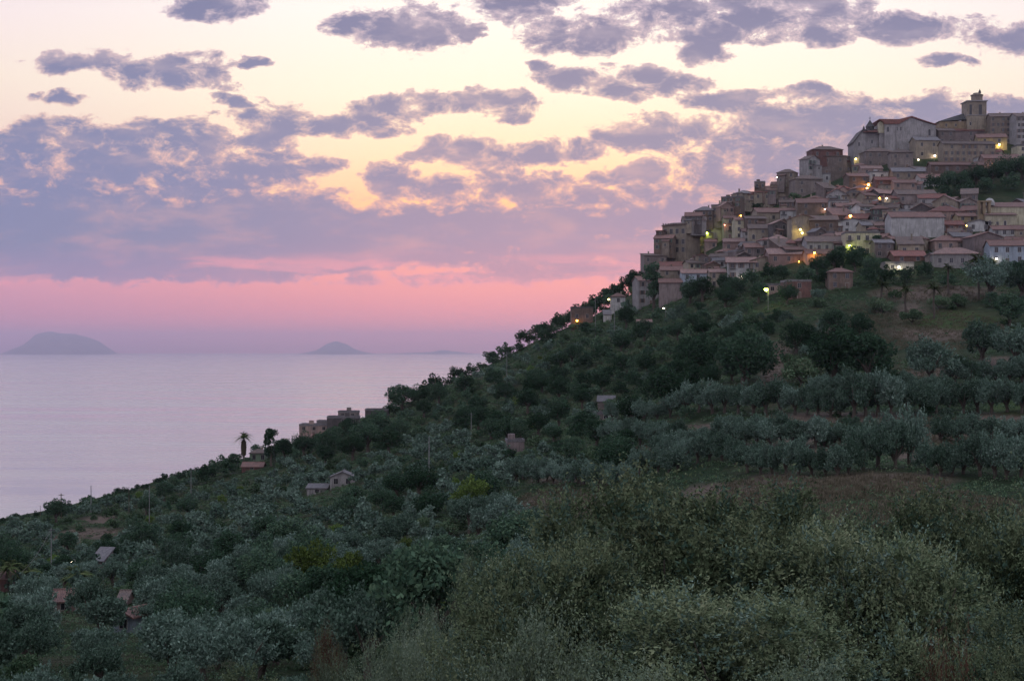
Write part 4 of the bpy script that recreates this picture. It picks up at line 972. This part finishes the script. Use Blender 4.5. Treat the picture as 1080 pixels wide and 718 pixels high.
NAMES = {'olive':('olive_tree','olive tree'),'dark':('broadleaf_tree','tree'),'scrub':('shrub','shrub'),'green':('leafy_tree','tree'),'cypress':('cypress_tree','tree')}
TREES = []      # (px, py, d, x, y, z, scale, kind, label)
def addtree(px, py, wpx, kind, label=None, d=None, hs=1.0, sink=.0):
    d = d or find_d(px, py); p = at(px, py, d); z = g1(p.x, p.y)
    wid = {'olive':5.6,'dark':6.4,'scrub':4.6,'green':5.8,'cypress':3.0}[kind]
    sc_ = wpx*d/F/wid
    TREES.append([px,py,d,p.x,p.y,z-.15-sink,sc_,kind,label,hs,wpx])
rt_ = random.Random(3)
def row(x0, x1, y0, y1, n, w, kind, name, hs=1.0, jit=1.5):
    n = int(round(n*1.75)); w *= 1.0
    for i in range(n):
        f_ = (i+.5)/n
        lab = '%s olive from the left in the %s' % (ordn(i+1), name)
        addtree(x0+(x1-x0)*f_+rt_.uniform(-1.5,1.5), y0+(y1-y0)*f_+rt_.uniform(-jit,jit), w*rt_.uniform(1.2,1.4), kind, lab, hs=hs*rt_.uniform(1.15,1.4), sink=rt_.uniform(.7,1.0))
row(541,668,508,514,9,20,'olive','front row over the brown bank')
row(668,720,500,497,3,22,'olive','short gap row behind the thicket top')
row(640,760,468,474,7,22,'olive','middle row left of the terraces')
row(756,866,471,472,5,27,'olive','rounded middle row on the terraces')
row(866,902,472,470,2,20,'olive','small bushy end of the middle row')
row(715,845,436,438,5,28,'olive','rounded upper row on the terraces')
row(845,893,439,440,2,25,'olive','dark join of the upper row')
row(893,948,441,440,2,34,'olive','pair of big olives in the upper row',hs=1.1)
row(948,1100,438,434,6,28,'olive','right half of the upper row')
row(782,903,499,502,5,29,'olive','lower terrace row right of centre')
row(903,968,496,494,2,37,'olive','tallest pair on the lower terrace',hs=1.2)
row(972,1022,502,502,2,29,'olive','low pair near the right on the lower terrace')
row(1026,1100,504,506,3,33,'olive','lower terrace row at the right edge',hs=1.25)
row(690,782,487,490,4,26,'olive','low row just behind the thicket top')
row(850,1000,420,419,7,20,'olive','dry terrace row above the upper row')
row(985,1100,468,470,4,27,'olive','row on the bank at the right edge')
row(1000,1100,410,406,4,24,'olive','right end row of the dry terrace')
row(640,716,447,440,3,20,'olive','small upper row beside the dark laurels')
for a in [(880,352,28,'dark','round dark bush on the slope under the village, left one'),(907,356,27,'dark','round grey green bush right of the round dark bush'),(962,342,26,'scrub','small round bush on the grassy field under the village'),
          (840,372,34,'dark','leaning dark bush at the top of the bare bank'),(785,409,60,'dark','broadest dark tree left of the bare bank'),(735,400,44,'dark','dark oak left of the broadest dark tree'),
          (845,407,50,'scrub','sprawling dark shrub right of the bare bank'),(880,404,60,'dark','largest sprawling dark bush above the terraces'),(915,405,54,'dark','right end of the sprawling dark bushes above the terraces'),
          (700,432,46,'dark','dark laurel mass at the upper left of the terraces'),(668,446,34,'dark','low dark laurel at the left foot of the mass'),(722,418,40,'dark','top of the dark laurel mass above the olive row'),
          (981,409,50,'olive','broad round olive tree below the grassy field'),(1036,386,46,'olive','large olive at the right of the dry terrace'),(1072,390,44,'olive','large olive cut by the right edge above the terraces'),
          (1065,344,34,'dark','dark round tree at the right edge beside the grassy field'),(1045,318,44,'olive','wide grey tree below the palms at the right'),(1078,318,36,'olive','grey tree at the right edge below the palms'),
          (1010,325,26,'scrub','shrub under the village palms at the field edge'),(990,326,24,'scrub','reddish brown shrub row at the top of the field'),(930,330,28,'scrub','brown shrub under the brightest white lamp'),
          (535,566,44,'olive','dense dark olive standing alone before the brown bank'),(563,560,28,'olive','smaller olive leaning on the lone dense olive'),(540,590,30,'scrub','shrub below the lone dense olive'),
          (497,545,42,'green','bright yellow green tree beside the tall pale pole'),(455,548,34,'dark','dark brown bush left of the bright yellow green tree'),
          (325,622,52,'green','left bright green tree in the lower grove'),(362,625,50,'green','right bright green tree in the lower grove'),(430,617,36,'green','small bright green tree right in the lower grove'),
          (720,410,22,'green','light green tree left of the dark oak'),(1068,468,34,'scrub','green bush at the right edge of the terraces')]:
    addtree(a[0],a[1],a[2]*1.25,*a[3:],sink=.9 if a[3]=='dark' else .4)
# dark belt round the hillside hamlet and the skyline trees
for a in [(388,478,40,'dark'),(372,486,34,'dark'),(410,480,36,'dark'),(398,466,38,'dark'),(420,462,26,'dark'),(345,480,30,'dark'),(320,482,30,'dark'),(300,485,26,'dark'),(355,472,26,'dark')]:
    addtree(*a, 'dark tree in the dense belt below the hillside hamlet')
addtree(424,432,36,'dark','big spreading dark tree standing up on the skyline right of the hamlet',hs=.85); addtree(441,428,26,'dark','right hand partner of the big spreading skyline tree',hs=.95); addtree(450,424,24,'dark','smaller dark tree beside the big skyline tree',hs=1.1)
addtree(232,505,24,'dark','dark skyline tree left of the tall palm',hs=1.2); addtree(243,502,18,'dark','tree touching the foot of the tall palm'); addtree(217,511,24,'dark','lower dark tree at the left of the skyline clump'); addtree(286,492,18,'cypress','dark conical tree right of the green walled house')
addtree(690,326,24,'cypress','dark conifer before the lowest left corner house',hs=.8); addtree(741,318,30,'dark','dark tree before the long pink roof'); addtree(728,322,32,'dark','wide dark tree before the blank mauve house'); addtree(765,312,26,'dark','dark tree below the white chalet')
for px_,py_,w_ in ((630,318,22),(640,310,24),(648,304,24),(622,326,20),(612,330,20),(590,344,20),(566,357,20),(552,366,20),(636,314,20),(652,305,22),(668,296,26),(662,303,24),(675,298,20),(644,320,20),(622,322,20),(600,332,18),(588,342,18),(575,350,18),(606,327,16)):
    addtree(px_,py_,w_,'dark','dark tree in the skyline wood left of the village',hs=1.1)
for px_,py_,w_ in ((985,205,24),(1000,203,26),(1014,206,28),(1030,200,30),(1047,197,30),(1062,192,32),(1078,190,30),(996,212,20),(1020,210,22),(1040,205,22),(1090,195,28),(1066,202,22)):
    addtree(px_,py_,w_,'dark','dark tree in the wooded gap between upper village and cream church')
addtree(850,178,10,'dark','small black tree at the left foot of the skyline brick house',hs=1.3); addtree(798,214,18,'dark','dark tree below the left crest house'); addtree(838,214,20,'scrub','dark shrub below the greenish crest house'); addtree(788,216,14,'dark','round dark tree on the left crest below the loggia')
addtree(775,228,24,'scrub','low bushy shrub on the crest between two house groups'); addtree(1070,200,12,'dark'); addtree(925,270,14,'cypress','small dark cypress right of the cream balconied house',hs=.7)
for px_,py_,w_ in ((862,292,26),(880,288,28),(902,288,28),(920,292,26),(905,280,24),(888,278,22),(850,300,24),(935,300,24),(915,303,24),(975,296,22),(1080,300,30),(1068,298,26),(1000,305,20),(868,303,24),(790,305,24),(812,296,22),(775,315,26),(800,320,26),(830,322,28),(825,296,20),(765,325,28),(955,300,22)):
    addtree(px_,py_,w_,'dark','dark tree in the leafy belt along the foot of the village')
for i in range(15):
    addtree(8+i*23+rt_.uniform(-6,6), 738+rt_.uniform(-8,22), 62*rt_.uniform(.8,1.15), 'olive', 'near olive crown along the bottom edge at the left', sink=1.0)
addtree(538,486,20,'dark','dark tree leaning against the ruined stone house',hs=.8)
for i in range(150):
    a_, b_ = rt_.uniform(668,1110), rt_.uniform(308,478)
    if b_ > 318+max(0,(760-a_))*.55 and a_ < 760 and b_ < 400: continue
    if (925 < a_ < 1045 and 328 < b_ < 380) or any(abs(a_-h_[0]) < h_[2]*.7 and -4 < b_-h_[1] < 16 for h_ in HREG if h_[1] > 255): continue
    addtree(a_, b_, rt_.uniform(9,24), rt_.choice(['scrub','scrub','dark','olive']), 'bush scattered on the open slope under the village', sink=.5)
px_ = 2.0
while px_ < 678:
    ds2 = float(np.interp(px_, PXS, SKYD)); d_ = ds2-rt_.uniform(-3,9); w_ = rt_.uniform(9,15) if px_ < 220 else rt_.uniform(13,24)
    if not (305 < px_ < 410 or 248 < px_ < 266 or 600 < px_ < 630):
        x_ = (px_-CX)/F*d_; zz = g1(x_,d_); pp = proj(x_,d_,zz)
        addtree(px_, pp[1], w_, 'dark' if rt_.random() < .8 else 'scrub', 'dark tree in the line along the ridge against sea and sky', d=d_, hs=rt_.uniform(.8,1.1), sink=rt_.uniform(.7,1.4))
    px_ += w_*rt_.uniform(.45,.85)
# scattered trees over the open slopes
def occupied(px, py, r):
    for T in TREES:
        if abs(T[0]-px) < r+T[10]*.35 and abs(T[1]-py) < 6: return True
    return False
HB = [(h[0],h[1],h[2],h[3]) for h in HREG if h[1] > 300]
def zone(px, py):
    if py < 330 and px > 662: return None
    if px > 668 and py > 318+max(0,(760-px))*.55 and py > 415: return None             # terraces: rows only
    if px > 800 and py > 318: return None
    if px > 560 and py > 515: return None
    if px > 530 and 514 < py < 560: return None
    if 60 < px < 135 and 546 < py < 575: return 'open'
    if px < 640 and py > 455+(px-300)*.09 : return 'grove'
    if px < 300 and py > 500+(300-px)*.12: return 'grove'
    return 'wood'
sc_list = []
y = 96.0; rs_ = np.random.RandomState(21)
while y < 640:
    st_ = 4.9 if y < 300 else 4.8
    x = -0.46*y
    while x < .44*y:
        xx = x+rs_.uniform(-1.8,1.8); yy_ = y+rs_.uniform(-1.8,1.8); x += st_
        z = g1(xx,yy_); px_, py_ = proj(xx,yy_,z)
        if px_ < -60 or px_ > 1130 or py_ > 800: continue
        ds_ = float(np.interp(px_, PXS, SKYD))
        if yy_ > ds_-6: continue
        zn = zone(px_, py_)
        if zn is None or (zn == 'open' and rs_.rand() < .85): continue
        if any(abs(px_-h[0]) < h[2]*.5+2 and -16*300/yy_ < h[1]-py_ < 14*300/yy_+0 and py_ > h[1]-h[3]-1 for h in HB): 
            if rs_.rand() < .85 or py_ > 600: continue
        if any(abs(px_-h[0]) < h[2]*.5+1500/yy_ and py_ > h[1]-1 and py_-(7.5 if h[1] > 590 else 5.2)*F/yy_ < h[1]-h[3]*.35 for h in HB if h[1] > 480): continue
        if occupied(px_, py_, 3): continue
        cl_ = float(vnoise(xx/26, yy_/26, 9)); q = rs_.rand()
        if zn == 'grove': kind = 'olive' if (q < .80 and cl_ < .72) or q < .50 else ('dark' if q < .86 else ('scrub' if q < .97 else 'green'))
        elif zn == 'open': kind = 'scrub'
        else:
            kind = 'dark' if (cl_ > .5 and q < .62) or q < .25 else ('olive' if q < .62 else ('scrub' if q < .975 else 'green'))
        if yy_ > ds_-25: kind = 'dark' if q < .7 else 'scrub'
        s_ = {'olive':rs_.uniform(.62,1.35),'dark':rs_.uniform(.65,1.55),'scrub':rs_.uniform(.8,1.6),'green':rs_.uniform(.5,.9)}[kind]
        if yy_ > ds_-25: s_ *= rs_.uniform(.6,1.1)*(1.25 if px_ > 470 else .8)
        wid = {'olive':5.6,'dark':6.4,'scrub':4.6,'green':5.8}[kind]
        TREES.append([px_,py_,yy_,xx,yy_,z-.2,s_,kind,None,rs_.uniform(.85,1.15),s_*wid*F/yy_])
    y += st_
print('trees', len(TREES))
# the 300 of each kind that show largest become things; the rest of a kind is one mass
def inframe(T): return -20 < T[0] < 1100 and T[1]-T[10] < 730
def where(px, py):
    if py < 330 and px > 662: return 'on the village hill'
    if px > 640 and py < 470: return 'on the slope between the village and the terraced rows'
    if px > 640: return 'near the terraced rows at the right'
    if py < 400: return 'on the steep slope left of the village'
    if px < 240 and py < 545: return 'near the left skyline above the sea'
    if px < 240 and py < 620: return 'on the left slope near the dirt path'
    if px < 240: return 'in the lower left grove around the farmhouses'
    if py < 500 and px < 440: return 'on the slope around the hillside hamlet'
    if py < 500: return 'on the mid slope right of the hamlet'
    if px < 440 and py < 580: return 'in the mid grove below the pedimented house'
    if px < 440: return 'in the lower grove left of the near thicket'
    return 'in the grove beside the brown bank'
def tone(T):
    return ''
def smalln(i): return None
rest = defaultdict(list); made = defaultdict(list)
for kind in ('olive','dark','scrub','green','cypress'):
    Ts = [T for T in TREES if T[7] == kind]
    Ts.sort(key=lambda T: (T[8] is None, not inframe(T), -T[10]))
    for i, T in enumerate(Ts):
        if i < 295 and inframe(T): made[kind].append(T)
        elif inframe(T) or kind in ('olive','dark','scrub'): rest[kind].append(T)
KL = {'olive':'grey green olive tree','dark':'dark leafy tree','scrub':'low bushy shrub','green':'light green leafy tree','cypress':'dark pointed cypress'}
groups = defaultdict(list)
for kind, Ts in made.items():
    for T in Ts:
        if T[8] is None:
            big = T[10] > 34
            T[8] = None; T.append(('large ' if big else ('small ' if T[10] < 17 else ''))+KL[kind]+' '+where(T[0],T[1]))
        else: T.append(None)
        groups[(kind, T[11] or T[8])].append(T)
for (kind, lab), Ts in groups.items():
    if len(Ts) <= 24 and len(Ts) > 1:
        Ts.sort(key=lambda T: T[0])
        for i, T in enumerate(Ts):
            l2 = lab+', '+ordn(i+1)+' from left'
            T[8] = l2 if len(l2.split()) <= 16 else ' '.join(l2.replace(' the ',' ').replace('leafy ','').replace(' green olive tree',' olive').split()[:16])
    else:
        for T in Ts: T[8] = lab
GN = {'olive':'olive trees','dark':'dark broadleaf trees','scrub':'shrubs on the slope','green':'light green trees','cypress':'conical trees'}
from collections import Counter
cnt = Counter(T[8] for Ts in made.values() for T in Ts)
for kind, Ts in made.items():
    for i, T in enumerate(Ts):
        near = T[10] > 24
        key = kind+('_near' if near else '_far')
        if key not in K: key = kind+'_near' if kind+'_near' in K else kind
        ms = K[key]; cm, tm = ms[rt_.randrange(len(ms))]
        nm, cat = NAMES[kind]; rz = rt_.uniform(0,6.28); s_ = T[6]
        if near or kind == 'cypress':
            r_ = bpy.data.objects.new(nm, None); COL.objects.link(r_)
            c1 = link('crown', cm, r_); c2 = link('trunk', tm, r_)
        else:
            r_ = bpy.data.objects.new(nm, cm); COL.objects.link(r_)
        r_.location = (T[3],T[4],T[5]); r_.rotation_euler = (0,0,rz); r_.scale = (s_,s_,s_*T[9])
        tag(r_, T[8], cat, (GN[kind]+' '+where(T[0],T[1])) if T[11] else (T[8] if cnt[T[8]] > 1 else None))
print([T[8] for Ts in made.values() for T in Ts if len(T[8].split()) > 16])
# masses
def mass(name, Ts, mat, n, rad, zc, leaf, label, extra=None):
    rs = np.random.RandomState(99); Vs = []; Rn = []
    base = [crown_pts(np.random.RandomState(200+i), n, rad, zc, 14, upb=.3) for i in range(6)]
    for T in Ts:
        P, A, B = base[rs.randint(6)]; s_ = T[6]; an = rs.uniform(0,6.28); c, s2 = math.cos(an), math.sin(an)
        M = np.array([[c,s2,0],[-s2,c,0],[0,0,1]])
        k_ = int(n*min(1,max(.35,(450/T[2])**.8))); P2_ = (P[:k_]*np.array([s_,s_,s_*T[9]]))@M+np.array([T[3],T[4],T[5]])
        L_ = leaf*s_*rs.uniform(.7,1.35,k_)*math.sqrt(n/k_)
        Vs.append(leafquads(P2_, A[:k_]@M, B[:k_]@M, L_, L_*.6)); Rn.append(np.clip(rs.uniform(0,1,k_)+rs.uniform(-.35,.35),0,1))
    if not Vs: return
    me_ = quads(name, np.concatenate(Vs), mat, np.concatenate(Rn))
    o_ = link(name, me_); tag(o_, label, None, None, 'stuff')
print({k_:len(v) for k_,v in rest.items()}, {k_:len(v) for k_,v in made.items()})
mass('olive_grove', rest['olive'], OLV, 520, (2.7,2.6,2.2), 2.3, .62, 'the smaller olives that fill the grove')
mass('woodland', rest['dark'], DRK, 520, (3.0,3.0,3.0), 2.8, .70, 'the smaller dark trees that fill the wooded slope')
mass('scrubland', rest['scrub'], SCR, 320, (2.2,2.1,1.3), 1.15, .60, 'the low scrub between the trees')
# undergrowth between everything
rs = np.random.RandomState(5); Vs = []; Rn = []; nU = 0
for i in range(21000):
    y_ = math.sqrt(rs.uniform(70**2, 640**2)); x_ = rs.uniform(-.42,.41)*y_; px_ = CX+F*x_/y_
    if y_ > np.interp(px_, PXS, SKYD)+5: continue
    z_ = g1(x_,y_); py_ = HY-F*z_/y_
    if py_ > 740 or (px_ > 690 and py_ < 285): continue
    so2 = max([1.25-((px_-a)/c)**2-((py_-b_)/d_)**2 for (a,b_,c,d_) in SOIL+[(975,345,90,35)]])
    if so2 > .2 and rs.rand() < .9: continue
    n_ = 30; c_ = rs.uniform(.5,1.2); dr = unit(rs.normal(size=(n_,3))); dr[:,2] = np.abs(dr[:,2])
    P = dr*c_*rs.uniform(.5,1,(n_,1))*np.array([[1.3,1.3,.8]])+np.array([[x_,y_,z_]])
    A = unit(rs.normal(size=(n_,3))+np.array([[0,0,.6]])); B = unit(np.cross(A,rs.normal(size=(n_,3))))
    L_ = rs.uniform(.25,.55,n_)*(.3+y_/480); Vs.append(leafquads(P,A,B,L_,L_*.5)); Rn.append(np.clip(rs.uniform(0,1,n_)+rs.uniform(-.4,.3),0,1))
tag(link('undergrowth', quads('undergrowth', np.concatenate(Vs), SCR, np.concatenate(Rn))), 'low green undergrowth covering the ground between the trees', None, None, 'stuff')
# grass on banks, terraces and the field
Vs = []; Rn = []
def grass(cx_, cy_, rx_, ry_, n_, h_):
    for i in range(n_):
        a_ = rs.uniform(0,6.28); q_ = math.sqrt(rs.rand()); px_ = cx_+rx_*q_*math.cos(a_); py_ = cy_+ry_*q_*math.sin(a_)
        d_ = find_d(px_, py_)+rs.uniform(-1,1); x_ = (px_-CX)/F*d_; z_ = g1(x_,d_)
        m_ = 12; P = np.array([[x_,d_,z_]])+rs.normal(size=(m_,3))*np.array([[.3,.3,0]]); A = unit(rs.normal(size=(m_,3))*.35+np.array([[0,0,1]])); B = unit(np.cross(A,rs.normal(size=(m_,3))))
        L_ = rs.uniform(.5,1.2,m_)*h_; P = P+A*L_[:,None]*.4; Vs.append(leafquads(P,A,B,L_,.07+L_*.06)); Rn.append(np.clip(rs.uniform(0,1,m_)+rs.uniform(-.3,.3),0,1))
for a in [(975,350,90,22,1500,.7),(910,335,40,14,350,.7),(820,385,20,22,200,.6),(1000,392,50,8,300,.6),(1000,462,80,18,900,.7),(830,522,80,18,700,.6),(930,512,70,10,400,.6),(600,535,60,20,700,.6),(700,478,60,5,200,.5),(985,312,70,10,400,1.0),(98,560,36,8,120,.5),(850,448,60,6,200,.5),(560,545,30,14,200,.6),(900,540,190,24,1500,.45),(870,400,90,40,500,.5)]:
    grass(*a)
tag(link('dry_grass', quads('dry_grass', np.concatenate(Vs), GRS, np.concatenate(Rn))), 'dry straw coloured grass on the banks and the open field', None, None, 'stuff')

# ------------------------------------------------------------------ palms
def palm_mesh(seed, n=26, L=2.6):
    rs2 = np.random.RandomState(seed); P=[];A=[];B=[];LL=[]
    for i in range(n):
        az_ = 2*math.pi*i/n*2.4+rs2.rand()*.4; e_ = rs2.uniform(-.5,1.2); ln = L*rs2.uniform(.8,1.1)
        for k_ in range(16):
            f_ = (k_+1)/16; hx = math.cos(e_)*f_*ln; z_ = math.sin(e_)*f_*ln-1.1*f_*f_*ln*.5
            c_ = np.array([math.cos(az_)*hx, math.sin(az_)*hx, z_]); t_ = np.array([-math.sin(az_),math.cos(az_),0])
            for sd in (-1,1):
                a_ = unit(t_*sd+np.array([math.cos(az_),math.sin(az_),0])*.7+np.array([0,0,-.35])); P.append(c_+a_*.22*(1.3-f_)); A.append(a_); B.append(unit(np.cross(a_,[0,0,1.0]))); LL.append(.62*(1.25-f_))
    P,A,B = map(np.array,(P,A,B)); LL = np.array(LL); return quads('crown', leafquads(P,A,B,LL,LL*.4+.03), PALM, rs2.uniform(0,1,len(P)))
PMS = [palm_mesh(1), palm_mesh(2)]
def palm(px, ytop, ybase, crown_px, label, d=None, skirt=False):
    d = d or find_d(px, ybase); p = at(px, ybase, d); z0 = min(p.z, g1(p.x,p.y)); zt = (HY-ytop)/F*d-.15*crown_px*d/F
    r_ = bpy.data.objects.new('palm_tree', None); COL.objects.link(r_); r_.location = (p.x,d,z0); tag(r_, label, 'palm tree')
    H = zt-z0; b = MB(); rs3 = [.3+.06*(i%2) for i in range(9)]
    b.tube([(.12*math.sin(i),0,-.4+(H+.4)*i/8) for i in range(9)], rs3, 8); link('trunk', b.mesh('trunk', BARK), r_)
    c_ = link('crown', PMS[len(label)%2], r_, (0,0,H)); k_ = crown_px*d/F/5.0; k_ *= 1.3; c_.scale = (k_,k_,k_)
    if skirt:
        q = MB(); q.lathe([(.35,H-1.2),(.95,H-2.2),(1.1,H-4.2),(.9,H-7.2),(.35,H-7.5)], 10); link('dead_leaf_skirt', q.mesh('skirt', GRS), r_)
palm(257,457,492,19,'tall palm tree standing on the skyline above the sea',skirt=True)
palm(8,592,622,34,'broad palm at the left edge near the reddish house',d=290); palm(82,600,640,38,'broad palm between the pink farmhouse and the dirt path',d=270); palm(30,598,624,30,'smaller palm between the two broad lower left palms',d=300)
palm(985,300,325,20,'left palm below the long roofed villa',d=440); palm(1000,279,312,16,'dark palm in front of the long roofed villa',d=480); palm(1032,270,312,30,'largest palm right of the long roofed villa',d=470); palm(1046,274,312,22,'rightmost palm beside the bluish white house',d=475); palm(930,296,322,20,'palm below the brightest white lamp',d=460); palm(955,302,330,20,'low palm right of the brightest white lamp',d=445)

# ------------------------------------------------------------------ near thicket, leaf by leaf
def thicket(seed, n_sh, per, rad, zc, leaf, shoot, mat, name='foliage', up=.8, mat2=None, frac=0, low=False):
    rs2 = np.random.RandomState(seed); rx, ry, rz = rad; nc_ = 60
    cd = unit(rs2.normal(size=(nc_,3))); cd[:,2] = np.abs(cd[:,2])-.35*(rs2.rand(nc_)<.45)
    Cc = cd*np.array([[rx,ry,rz]])*rs2.uniform(.55,1.0,(nc_,1)); cr_ = rs2.uniform(.13,.27,nc_)*(rx+rz)*.5
    ci = rs2.randint(0,nc_,n_sh); b0 = unit(rs2.normal(size=(n_sh,3))+cd[ci]*.7+np.array([[0,0,.5]]))
    base = Cc[ci]+b0*(cr_[ci]*rs2.uniform(.6,1,n_sh))[:,None]+np.array([[0,0,zc]])
    sd = unit(b0*.6+rs2.normal(size=(n_sh,3))*.45+np.array([[0,0,up]])); ln = rs2.uniform(.5,1.3,n_sh)*shoot
    bend = rs2.normal(size=(n_sh,3))*.25
    si = np.repeat(np.arange(n_sh), per); N = len(si); f_ = rs2.uniform(0,1,(N,1))
    P = base[si]+sd[si]*ln[si][:,None]*f_+bend[si]*ln[si][:,None]*f_*f_+rs2.normal(size=(N,3))*leaf*.35
    A = unit(sd[si]+rs2.normal(size=(N,3))*.65); B = unit(np.cross(A, rs2.normal(size=(N,3))))
    L_ = leaf*rs2.uniform(.6,1.3,N)*(1.15-.5*f_[:,0]); V = leafquads(P,A,B,L_,L_*.42)
    tone_ = rs2.uniform(-.2,.2,n_sh)+rs2.uniform(-.22,.22,nc_)[ci]; rn = np.clip(rs2.uniform(0,1,N)*.7+.15+tone_[si],0,1)
    mi = (rs2.rand(n_sh) < frac)[si].astype(int) if mat2 else None
    return quads(name, V, [mat]+([mat2] if mat2 else []), rn, mi)
def twigs(seed, rad, zc, n=26):
    rs2 = random.Random(seed); b = MB()
    for i in range(n):
        a = rs2.uniform(0,6.28); q = rs2.uniform(.35,.95); zt_ = zc+rad[2]*rs2.uniform(.1,.85)*math.sqrt(max(0,1-q*q*.6))
        x1, y1 = math.cos(a)*rad[0]*q, math.sin(a)*rad[1]*q
        pts = [(rs2.uniform(-.2,.2),rs2.uniform(-.2,.2),-.4),(x1*.25,y1*.25,zt_*.35),(x1*.65,y1*.65,zt_*.7),(x1,y1,zt_)]
        b.tube(pts, [.06,.045,.025,.008], 5)
        for k_ in range(4):
            p0 = Vector(pts[2])+(Vector(pts[3])-Vector(pts[2]))*rs2.random()*.8-(Vector(pts[2])-Vector(pts[1]))*rs2.random()*.6; dr = Vector((rs2.uniform(-1,1),rs2.uniform(-1,1),rs2.uniform(.1,1))).normalized()
            b.tube([p0, p0+dr*.35, p0+dr*.8+Vector((0,0,.1))], [.018,.012,.004], 4)
    return b.mesh('stem', BARK)
TH1 = [thicket(s_, 3800, 20, (1.9,1.7,2.5), 2.8, .080, .5, NEAR, mat2=OLV, frac=.2) for s_ in (1,2)]; TW1 = [twigs(s_, (1.9,1.7,2.5), 2.8) for s_ in (1,2)]
TH2 = thicket(5, 2300, 22, (1.5,1.4,1.6), 1.8, .072, .8, FEA, up=1.4, mat2=NEAR, frac=.2); TW2 = twigs(5, (1.5,1.4,1.6), 1.8, 18)
TH3 = thicket(8, 900, 20, (1.1,1.0,1.2), 1.3, .06, .6, RUS, up=1.0, mat2=NEAR, frac=.35); TW3 = twigs(8, (1.1,1,1.2), 1.3, 18)
def near(px, ytop, wpx, d, fm, tm, Hm, label, Wm=3.8):
    x_ = (px-CX)/F*d; z0 = g1(x_, d); zt_ = (HY-ytop)/F*d; s_ = (zt_-z0)/Hm; sx = wpx*d/F/Wm
    r_ = bpy.data.objects.new('bush', None); COL.objects.link(r_); r_.location = (x_,d,z0); r_.scale = (sx,sx,s_); r_.rotation_euler = (0,0,(px*7)%6.28)
    link('foliage', fm, r_); link('stem', tm, r_); tag(r_, label, 'bush', 'near bushes in the foreground')
near(705,470,330,19,TH1[0],TW1[0],5.9,'tallest olive brown bush in the middle of the foreground thicket')
near(600,522,250,17,TH1[1],TW1[1],5.9,'brownish near bush at the left of the foreground thicket')
near(835,512,300,18,TH1[1],TW1[1],5.9,'near bush in the dip of the foreground thicket')
near(1010,490,260,20,TH1[0],TW1[0],5.9,'pale topped near bush at the right of the foreground thicket')
near(880,508,250,21,TH1[0],TW1[0],5.9,'near bush filling the dip right of the tallest bush')
near(530,575,160,24,TH1[0],TW1[0],5.9,'olive brown bush at the far left end of the thicket')
near(1105,492,220,19,TH1[1],TW1[1],5.9,'near bush cut by the right edge of the picture')
near(925,522,240,17,TH1[0],TW1[0],5.9,'rounded olive bush before the right half of the thicket')
near(760,590,330,14.5,TH1[0],TW1[0],5.9,'dark low bush in front of the thicket centre')
near(560,640,230,14,TH2,TW2,4.1,'pale green bush at the bottom left of the thicket')
near(650,705,260,12,TH2,TW2,4.1,'soft green bush at the bottom edge below the thicket')
near(1000,655,120,13,TH3,TW3,3.0,'reddish brown dry bush low at the right')
near(860,700,240,12.5,TH2,TW2,4.1,'pale green bush at the bottom edge right of centre')
near(1080,640,180,14,TH1[1],TW1[1],5.9,'dark bush in the lower right corner')
near(470,655,130,26,TH2,TW2,4.1,'feathery bush with upright pale shoots left of the thicket')
near(405,668,120,28,TH2,TW2,4.1,'pale feathery bush at the bottom below the big olives')
near(350,690,110,30,TH2,TW2,4.1,'low pale bush at the bottom edge left of centre')
near(520,625,110,30,TH3,TW3,3.0,'brownish bush between grove and thicket')
near(440,640,90,38,TH2,TW2,4.1,'dull bush before the right bright green tree')
near(455,700,160,20,TH2,TW2,4.1,'bottom edge bush under the feathery shoots')
near(270,700,120,32,TH1[1],TW1[1],5.9,'dark bush at the bottom edge under the bright green trees')
near(505,580,70,58,TH2,TW2,4.1,'olive brown bush below the lone dense olive')
near(345,655,60,60,TH3,TW3,3.0,'small rusty bush between two large olives')
